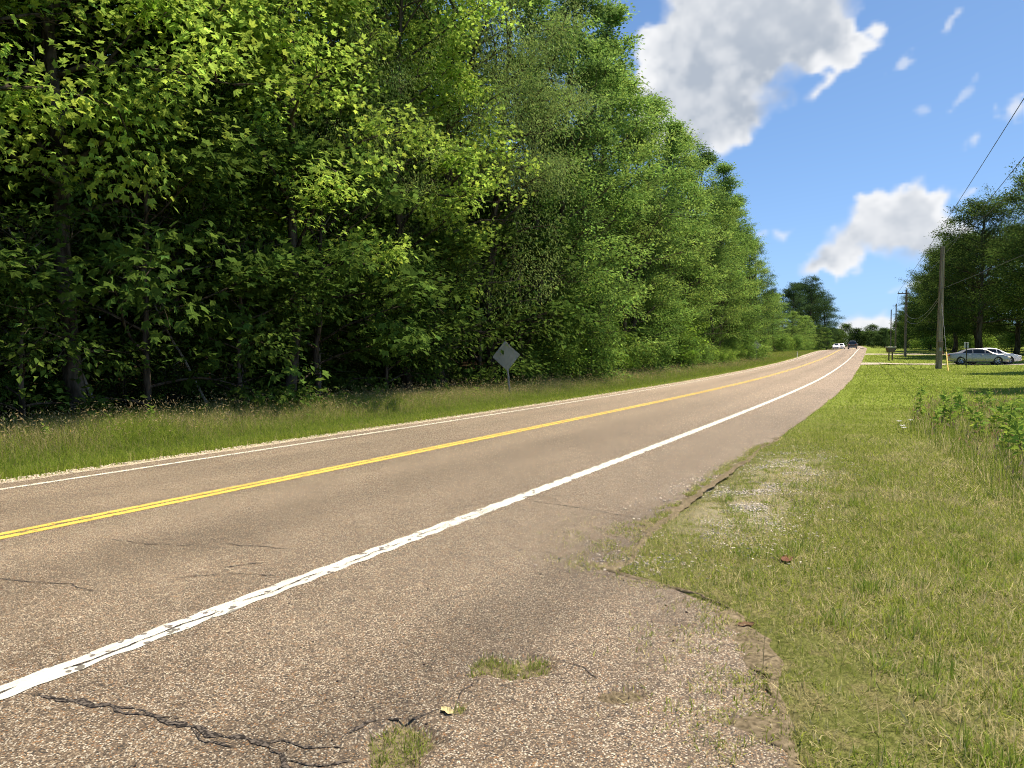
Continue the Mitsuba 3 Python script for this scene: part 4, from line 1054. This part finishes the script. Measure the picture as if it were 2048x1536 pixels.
# ------------------------------------------------------------------ poles, wires, signs
def pole_thing(s, p, h, r0_, r1_, label, lean=(0, 0), name='utility_pole'):
    k = thing(name, label, 'utility pole', 'utility poles along the right of the road' if name == 'utility_pole' else None)
    o = pt(s, p, -.3)
    zz = np.linspace(0, h + .3, 9)
    part(k, 'shaft', mikit.ply(tube(np.stack([o[0] + lean[0] * zz, o[1] + lean[1] * zz, o[2] + zz], 1), np.linspace(r0_, r1_, 9), 14), 'm_pole_wood', smooth=50))
    return k, o + [lean[0] * (h + .3), lean[1] * (h + .3), h + .3]

P1, top1 = pole_thing(68, 3.75, 9.6, .24, .16, 'nearest weathered utility pole, left of the silver sedan', lean=(.012, 0))
o1 = pt(68, 3.75)
part(P1, 'identification_tag', mikit.ply(box(o1[0] - .02, o1[1] - .24, o1[2] + 1.55, .16, .02, .3, .004), 'm_steel'))
part(P1, 'equipment_box', mikit.ply(box(o1[0] - .03, o1[1] - .30, o1[2] + 1.95, .34, .16, .42, .015), 'm_grey_wood'))
P2, top2 = pole_thing(117, 3.15, 9.2, .19, .13, 'second utility pole with a crossarm behind the mailbox')
part(P2, 'crossarm', mikit.ply(box(top2[0] - .45, top2[1] - .1, top2[2] - .55, 1.6, .10, .12, .01), 'm_pole_wood'))
for d in (-1.15, -.6):
    k = part(P2, 'insulator', mikit.ply(tube([(top2[0] + d, top2[1] - .1, top2[2] - .48), (top2[0] + d, top2[1] - .1, top2[2] - .36), (top2[0] + d, top2[1] - .1, top2[2] - .30)], [.03, .055, .03], 8), 'm_steel', smooth=40))
part(P2, 'metal_band', mikit.ply(tube([top2 - [0, 0, 2.4], top2 - [0, 0, 2.15]], .17, 12), 'm_steel', smooth=40))
P3, top3 = pole_thing(163, 3.1, 8.9, .15, .10, 'third utility pole, right one of the far pair')
P4, top4 = pole_thing(187, 2.75, 8.7, .14, .10, 'fourth utility pole, left one of the far pair')
P5, top5 = pole_thing(183, -19.6, 6.2, .13, .10, 'bare pole standing alone before the pines left of the road', name='bare_pole')
labels[P5]['category'] = 'pole'
# unseen pole behind the camera's right carries the wires out of the frame
top0 = np.array([7.2, 3.2, 10.9])

for x_, y_, h_, lab_ in [(7.2, 3.2, 11.2, 'utility pole just past the right edge, holding the wires above the lawn'), (24.0, 14.0, 10.5, 'service pole past the right edge, holding the slanting service cable')]:
    s_, p_ = to_sp(x_, y_)
    pole_thing(float(s_), float(p_), h_, .17, .12, lab_)

def wire(a, b, sag, label, rad=.015):
    t = np.linspace(0, 1, 40)[:, None]
    p = np.asarray(a) * (1 - t) + np.asarray(b) * t - np.array([0, 0, 1.0]) * sag * 4 * t * (1 - t)
    k = thing('overhead_wire', label, 'wire', 'overhead wires')
    scene[k] = mikit.ply(tube(p, rad, 5), 'm_wire', smooth=True)

t2 = top2
wire(top0, t2 + [-1.15, -.1, -.30], .35, 'topmost overhead wire running from the right frame edge to the second pole')
wire(top0 + [.5, .3, -1.6], t2 + [-.1, -.1, -1.2], .35, 'second highest overhead wire crossing the upper right sky')
wire(top0 + [1.0, .6, -3.5], top1 - [0, 0, .15], .25, 'lowest overhead wire at the right edge, running to the nearest pole top')
wire(top1 - [0, 0, 3.6], t2 - [0, 0, 3.3], 1.3, 'upper of two slack cables between the nearest and second pole', .022)
wire(top1 - [0, 0, 3.8], t2 - [0, 0, 4.1], 1.3, 'lower of two slack cables between the nearest and second pole', .022)
wire(top1 - [0, 0, 3.3], np.array([24.0, 14.0, 10.2]), .3, 'service cable slanting from the nearest pole up to the right', .02)
wire(t2 + [-1.15, -.1, -.30], top3 - [0, 0, .1], .5, 'thin wire from the second pole to the third')
wire(top3 - [0, 0, .1], top4 - [0, 0, .1], .2, 'thin wire between the far pair of poles')
# guy wire and its guard
g0 = pt(62.2, 3.95)
ga = top1 - [0, 0, 4.2]
k = thing('guy_wire', 'guy wire with a yellow guard staying the nearest utility pole', 'guy wire')
part(k, 'cable', mikit.ply(tube([g0, ga], .012, 5), 'm_steel'))
dirn = unit(ga - g0)
part(k, 'guard', mikit.ply(tube([g0 + dirn * .0, g0 + dirn * 1.0, g0 + dirn * 2.0], .045, 8), 'm_yellow_plastic', smooth=40))

def diamond_sign(s, p, size, post_h, lean, yaw, label):
    k = thing('warning_sign', label, 'road sign', 'backs of diamond road signs')
    o = pt(s, p, -.3)
    h = size / 2 * math.sqrt(2)
    c = o + np.array([lean[0], lean[1], 1.0]) * (post_h + .3)
    up = unit(np.array([lean[0], lean[1], 1.0]))
    side = np.array([math.cos(yaw), math.sin(yaw), 0])
    side = unit(side - up * (side @ up))
    nn = np.cross(side, up)
    cr = .10
    ring = []
    for i in range(4):
        a0 = i * math.pi / 2
        cen = np.array([math.cos(a0), math.sin(a0)]) * (h - cr * math.sqrt(2) * .72)
        for b in np.linspace(-.6, .6, 5):
            ring.append(cen + cr * .5 * np.array([math.cos(a0 + b), math.sin(a0 + b)]))
    ring = np.array(ring)
    m = len(ring)
    V = np.concatenate([c + ring[:, :1] * side + ring[:, 1:] * up + nn * t for t in (.0, .004)])
    F = [[0, i + 1, i] for i in range(1, m - 1)] + [[m, m + i, m + i + 1] for i in range(1, m - 1)] + sum([[[i, (i + 1) % m, m + (i + 1) % m], [i, m + (i + 1) % m, m + i]] for i in range(m)], [])
    part(k, 'panel', mikit.ply((V, np.array(F)), 'm_sign_back'))
    # U-channel post on the back, towards the camera
    b0, b1 = o - nn * .0, c + up * (h * .82)
    pm = []
    for q in (-.035, .035):
        pm.append(tube([o + side * q - nn * .028 + up * 0, b1 + side * q - nn * .028], .009, 4))
    pm.append(tube([o - nn * .018, b1 - nn * .018], .024, 4))
    part(k, 'post', mikit.ply(cat(pm), 'm_steel'))
    for q in (.55, -.5):
        part(k, 'bolt', mikit.ply(tube([c + up * h * q - nn * .055, c + up * h * q - nn * .035], .016, 6), 'm_chrome'))
    return k

# it leans to the left; panel faces along the road
sn = to_sp(-.06, 30.3)
diamond_sign(float(sn[0]), float(sn[1]), .91, 1.78, (-.085, 0.0), -.40, 'grey back of a leaning diamond road sign across the road, nearer of two')
diamond_sign(100, -14.3, .91, 2.2, (-.02, 0), -.45, 'grey back of a small distant diamond sign beside the wood, farther of two')

k = thing('marker_post', 'slim white marker post on the grass left of the crest', 'marker post')
o = pt(121, -11.15)
part(k, 'post', mikit.ply(box(o[0], o[1], o[2] + .42, .13, .03, .95, .01), 'm_white_plastic'))
part(k, 'reflector', mikit.ply(box(o[0], o[1] - .02, o[2] + .78, .09, .012, .14, .003), 'm_steel'))

# mailbox shelf on two posts
k = thing('mailbox_stand', 'wide grey mailbox box with pale top on two posts by the road', 'mailbox')
o = pt(95, .9)
for d in (-.18, .20):
    part(k, 'post', mikit.ply(box(o[0] + d, o[1], o[2] + .45, .12, .12, 1.0, .01), 'm_grey_wood'))
b = trimesh.creation.extrude_polygon(__import__('shapely').Polygon([(-.36, 0), (.36, 0), (.46, .5), (.5, .56), (-.5, .56), (-.46, .5)]), .42)
vb = np.array(b.vertices)[:, [0, 2, 1]] * [1, -1, 1] + [o[0], o[1] + .2, o[2] + .92]
part(k, 'box', mikit.ply((vb, np.array(b.faces)), 'm_grey_wood'))
part(k, 'lid', mikit.ply(box(o[0], o[1], o[2] + 1.515, 1.06, .5, .06, .012), 'm_white_plastic'))
k = thing('mailbox', 'dark reddish mailbox on a post right of the nearest utility pole', 'mailbox')
o = pt(76.5, 4.55)
part(k, 'post', mikit.ply(box(o[0], o[1], o[2] + .5, .11, .11, 1.05, .01), 'm_black'))
a = np.linspace(0, math.pi, 9)
prof = [(-.10, 0)] + [(-.10 * math.cos(t), .13 + .10 * math.sin(t)) for t in a] + [(.10, 0)]
b = trimesh.creation.extrude_polygon(__import__('shapely').Polygon(prof), .5)
vb = np.array(b.vertices)[:, [0, 2, 1]] * [1, -1, 1] + [o[0], o[1] + .25, o[2] + 1.04]
part(k, 'box', mikit.ply((vb, np.array(b.faces)), 'm_red_box'))
part(k, 'flag', mikit.ply(box(o[0] + .115, o[1] - .05, o[2] + 1.26, .012, .05, .2, .002), 'm_lamp_red'))
k = thing('yard_sign', 'small square grey sign back on a thin post in front of the silver sedan', 'sign')
o = pt(69.2, 5.75)
part(k, 'post', mikit.ply(tube([o - [0, 0, .2], o + [0, 0, 2.05]], .035, 8), 'm_black'))
part(k, 'panel', mikit.ply(box(o[0], o[1] + .05, o[2] + 1.83, .38, .012, .46, .005), 'm_sign_back'))
k = thing('road_debris', 'dark flat strip of debris on the far shoulder beside the white line', 'debris')
o = np.array([*xy(191, -3.0), float(zr(191)) + .02])
scene[k] = mikit.ply(tf(cat([box(0, 0, .05, .9, .35, .10, .03), box(.25, .12, .10, .35, .3, .12, .03)]), .2, o), 'm_rubber')

# ------------------------------------------------------------------ vehicles
def loft(rings):
    R = np.array(rings)
    n, m = R.shape[:2]
    f = grid_faces(n, m)
    v = R.reshape(-1, 3)
    caps = [[0, j + 1, j] for j in range(1, m - 1)] + [[(n - 1) * m, (n - 1) * m + j, (n - 1) * m + j + 1] for j in range(1, m - 1)]
    return v, np.vstack([f[:, [0, 1, 2]], f[:, [0, 2, 3]], caps])

def vehicle(name, label, paint, loc, rz, L, W, prof, glass, wheel_x, wr, group=None, sc=1.0, rail=None, catg='car'):
    """prof: stations (x, bottom, belt, top, half width at belt, half width at top); forward is +x"""
    k = thing(name, label, catg, group)
    put = lambda m: tf(m, rz, loc, sc)
    xs = np.array([q[0] for q in prof])
    P = np.array(prof)
    xx = np.unique(np.concatenate([xs, np.linspace(xs[0], xs[-1], 44)]))
    I = [PchipInterpolator(xs, P[:, j])(xx) for j in range(1, 6)]
    rings = []
    for x, b, be, t, w, wt in zip(xx, *I):
        half = [(w * .86, b), (w * .985, b + .10), (w * 1.0, b + (be - b) * .45), (w * .985, be - .10), (w * .95, be), (wt + (w * .95 - wt) * .12, be + (t - be) * .86), (wt * .80, be + (t - be) * .975), (wt * .35, t)]
        ring = [(x, y, z) for y, z in half] + [(x, -y, z) for y, z in half[::-1]]
        rings.append(ring)
    part(k, 'body', mikit.ply(put(loft(rings)), paint, smooth=38))
    R = np.array(rings)
    def side_panel(x0, x1, sgn, lo=.14, hi=.90, rake0=0, rake1=0):
        u = np.linspace(0, 1, 7)
        out = []
        for zt in (lo, hi):
            row = []
            for q in u:
                x = (x0 + rake0 * zt) * (1 - q) + (x1 + rake1 * zt) * q
                a4 = np.array([np.interp(x, xx, R[:, 4, c]) for c in range(3)])
                a5 = np.array([np.interp(x, xx, R[:, 5, c]) for c in range(3)])
                pnt = a4 + (a5 - a4) * zt
                row.append([pnt[0], sgn * (pnt[1] + .008), pnt[2]])
            out.append(row)
        V = np.array(out).reshape(-1, 3)
        m = 7
        f = [[i, i + 1, m + i + 1, m + i] for i in range(m - 1)]
        return V, np.array(f)
    def cross_panel(x0, x1, ww=.84, lift=.012):
        rowsx = np.linspace(x0, x1, 6)
        V = []
        for x in rowsx:
            ring = np.array([[np.interp(x, xx, R[:, j, c]) for c in range(3)] for j in range(16)])
            for j in (5, 6, 7, 8, 9, 10):
                q = ring[j] * [1, ww, 1]
                V.append(q + [0, 0, lift])
        return np.array(V), grid_faces(6, 6)
    for sg in (1, -1):
        for a, b_, r0x, r1x in glass['side']:
            part(k, 'window', mikit.ply(put(side_panel(a, b_, sg, rake0=r0x, rake1=r1x)), 'm_glass_dark', smooth=True))
        for a in glass.get('handle', ()):
            w = float(np.interp(a, xx, R[:, 3, 1])) + .006
            z = float(np.interp(a, xx, R[:, 3, 2])) + .02
            part(k, 'door_handle', mikit.ply(put(box(a, sg * w, z, .20, .03, .03, .008)), 'm_chrome'))
        for a in glass.get('seam', ()):
            w = I[3][np.argmin(abs(xx - a))]
            bz, tz_ = I[0][np.argmin(abs(xx - a))] + .08, I[1][np.argmin(abs(xx - a))]
            part(k, 'door_seam', mikit.ply(put(tube([(a, sg * (w * .99 + .001), bz), (a, sg * (w + .001), bz + (tz_ - bz) * .4), (a - .01, sg * (w * .955), tz_)], .005, 4)), 'm_black'))
    part(k, 'windshield', mikit.ply(put(cross_panel(*glass['front'])), 'm_glass_dark', smooth=True))
    part(k, 'rear_window', mikit.ply(put(cross_panel(*glass['rear'])), 'm_glass_dark', smooth=True))
    for x in wheel_x:
        for sg in (1, -1):
            w = float(np.interp(x, xx, I[3])) * .99
            ang = np.linspace(0, 2 * np.pi, 29)
            arch = []
            for rr in (wr * 1.16, 0.01):
                arch.append(np.stack([x + rr * np.cos(ang), np.full(29, sg * (w + .004)), wr + rr * np.sin(ang)], 1))
            part(k, 'wheel_arch', mikit.ply(put((np.concatenate(arch), np.array([[i, i + 1, 29 + i + 1, 29 + i] for i in range(28)]))), 'm_black'))
            tp = np.array([(.62, .0), (.98, .0), (1.0, .03), (1.0, .17), (.97, .20), (.86, .215), (.70, .205), (.66, .17)])
            V = np.array([[x + wr * r_ * np.cos(t), sg * (w - .19 + d), wr + wr * r_ * np.sin(t)] for t in ang[:-1] for r_, d in tp])
            F = np.array([[i * 8 + j, i * 8 + (j + 1) % 8, ((i + 1) % 28) * 8 + (j + 1) % 8, ((i + 1) % 28) * 8 + j] for i in range(28) for j in range(8)])
            kw = part(k, 'wheel', mikit.ply(put((V, F)), 'm_rubber', smooth=40))
            ms = [tube([(x, sg * (w - .02), wr), (x, sg * (w + .012), wr)], [wr * .16, wr * .13], 10)]
            for q in range(5):
                t = q * 2 * np.pi / 5 + .3
                dx, dz = np.cos(t), np.sin(t)
                ms.append(tube([(x, sg * (w - .005), wr), (x + wr * .66 * dx, sg * (w - .0), wr + wr * .66 * dz)], [wr * .12, wr * .09], 6))
            rimv = np.array([[x + wr * r_ * np.cos(t), sg * (w + d), wr + wr * r_ * np.sin(t)] for t in ang[:-1] for r_, d in ((.68, .01), (.60, .0))])
            ms.append((rimv, np.array([[i * 2, i * 2 + 1, ((i + 1) % 28) * 2 + 1, ((i + 1) % 28) * 2] for i in range(28)])))
            part(kw, 'rim', mikit.ply(put(cat(ms)), 'm_chrome', smooth=40))
    fx, rx = xs[-1], xs[0]
    for sg in (1, -1):
        w = P[-1, 4]
        part(k, 'headlight', mikit.ply(put(box(fx - .16, sg * W * .37, glass['lamp_z'], .34, .30, .15, .05)), 'm_lamp_clear', smooth=40))
        part(k, 'taillight', mikit.ply(put(box(rx + .10, sg * W * .36, glass['lamp_z'] + .14, .24, .30, .17, .04)), 'm_lamp_red', smooth=40))
        mx = glass['mirror']
        mw = float(np.interp(mx, xx, R[:, 4, 1]))
        mz = float(np.interp(mx, xx, R[:, 4, 2]))
        part(k, 'mirror', mikit.ply(put(box(mx, sg * (mw + .10), mz + .07, .12, .20, .14, .04)), paint, smooth=40))
    part(k, 'grille', mikit.ply(put(box(fx - .02, 0, glass['lamp_z'] - .06, .08, W * .42, .16, .02)), 'm_black'))
    part(k, 'front_bumper', mikit.ply(put(box(fx - .06, 0, .36, .16, W * .84, .16, .05)), paint, smooth=40))
    part(k, 'rear_bumper', mikit.ply(put(box(rx + .05, 0, .42, .14, W * .86, .18, .05)), glass.get('bumper', paint), smooth=40))
    return k

SEDAN = [(-2.42, .42, .74, .78, .70, .60), (-2.36, .30, .90, .94, .80, .68), (-2.0, .24, .98, 1.02, .87, .72), (-1.75, .22, 1.0, 1.05, .89, .72), (-1.35, .20, .99, 1.24, .905, .66), (-.85, .19, .97, 1.40, .91, .62), (-.3, .19, .955, 1.455, .91, .61), (.25, .19, .94, 1.44, .91, .61), (.65, .19, .93, 1.33, .91, .63), (1.05, .19, .925, 1.10, .905, .68), (1.35, .20, .92, .97, .90, .72),
         (1.75, .20, .86, .90, .885, .72), (2.1, .22, .78, .82, .84, .70), (2.33, .26, .68, .72, .74, .62), (2.42, .36, .58, .62, .62, .52)]
SG = dict(side=[(-1.42, -.55, .42, .0), (-.48, .42, .0, .0), (.48, 1.02, .0, -.42)], handle=(-.75, .25), seam=(-.52, .45, 1.2), front=(1.22, .40), rear=(-1.62, -.98), lamp_z=.66, mirror=.92)
ca = pt(80.4, 7.75, .06)
hd = float(-head(81.0)) + .03
vehicle('parked_sedan', 'silver four-door sedan parked side-on on the driveway, nearer of two', 'm_silver_paint', ca, hd, 4.85, 1.82, SEDAN, SG, (-1.42, 1.42), .335, 'sedans parked on the driveway')
ca2 = pt(82.6, 8.9, .06)
vehicle('parked_sedan', 'white sedan parked behind the silver sedan, its hood showing to the right', 'm_white_car', ca2, hd + .02, 4.85, 1.82, SEDAN, SG, (-1.42, 1.42), .335, 'sedans parked on the driveway')

def road_pose(s, p, back):
    x, y = xy(s, p)
    h = math.pi / 2 - float(head(s)) + (math.pi if back else 0)
    return np.array([float(x), float(y), float(zr(s) + roadlat(p))]), h

o, h = road_pose(203, -8.9, True)
vehicle('oncoming_car', 'white car coming over the crest in the far lane, leading of two', 'm_white_car', o, h, 4.85, 1.82, SEDAN, SG, (-1.42, 1.42), .335, 'oncoming cars at the crest')
o, h = road_pose(215, -8.3, True)
SUV = [(-2.3, .45, .95, 1.0, .80, .66), (-2.22, .36, 1.05, 1.45, .88, .68), (-1.9, .30, 1.07, 1.68, .92, .66), (-1.0, .27, 1.06, 1.75, .93, .66), (0, .27, 1.04, 1.74, .93, .66), (.5, .27, 1.03, 1.62, .93, .66), (1.0, .27, 1.02, 1.18, .92, .70), (1.3, .28, 1.0, 1.06, .915, .74), (1.9, .30, .95, 1.0, .88, .72), (2.25, .34, .82, .86, .80, .66), (2.32, .42, .68, .72, .68, .56)]
UG = dict(side=[(-2.0, -1.1, .1, 0), (-1.0, -.1, 0, 0), (0, .95, 0, -.4)], handle=(-.4, .6), seam=(-1.05, -.05, 1.1), front=(1.12, .55), rear=(-2.25, -2.0), lamp_z=.80, mirror=.85)
vehicle('oncoming_car', 'second white car close behind the leading one on the crest', 'm_white_car', o, h, 4.7, 1.86, SUV, UG, (-1.4, 1.42), .37, 'oncoming cars at the crest')
o, h = road_pose(196, -5.15, False)
TRUCK = [(-2.9, .55, 1.02, 1.06, .90, .86), (-2.82, .48, 1.06, 1.10, .96, .92), (-1.2, .45, 1.08, 1.12, .97, .93), (-.98, .42, 1.10, 1.20, .975, .80), (-.90, .40, 1.11, 1.84, .975, .70), (-.2, .40, 1.10, 1.92, .975, .69), (.5, .40, 1.09, 1.86, .975, .69), (.95, .40, 1.08, 1.45, .97, .74), (1.3, .41, 1.08, 1.16, .96, .80), (2.3, .42, 1.05, 1.10, .93, .80), (2.8, .46, .95, 1.0, .88, .74), (2.9, .55, .80, .84, .80, .66)]
TG = dict(side=[(-.78, .05, 0, 0), (.15, 1.0, 0, -.35)], handle=(-.2, .75), seam=(.1, 1.2), front=(1.22, .66), rear=(-.965, -.91), lamp_z=.88, mirror=.95, bumper='m_chrome')
kt = vehicle('pickup_truck', 'dark pickup truck seen from behind in the right lane at the crest', 'm_dark_car', o, h, 5.8, 1.98, TRUCK, TG, (-1.75, 1.75), .40, catg='pickup truck')
o, h = road_pose(420, -5.0, False)
vehicle('distant_car', 'tiny far-off car on the road beyond the crest', 'm_silver_paint', o, h, 4.85, 1.82, SEDAN, SG, (-1.42, 1.42), .335)
print('triangles', {k: v for k, v in groups.items()}, NT_LAWN, NT_VERGE, 'instances', sum(1 for v in scene.values() if v.get('type') == 'instance'))
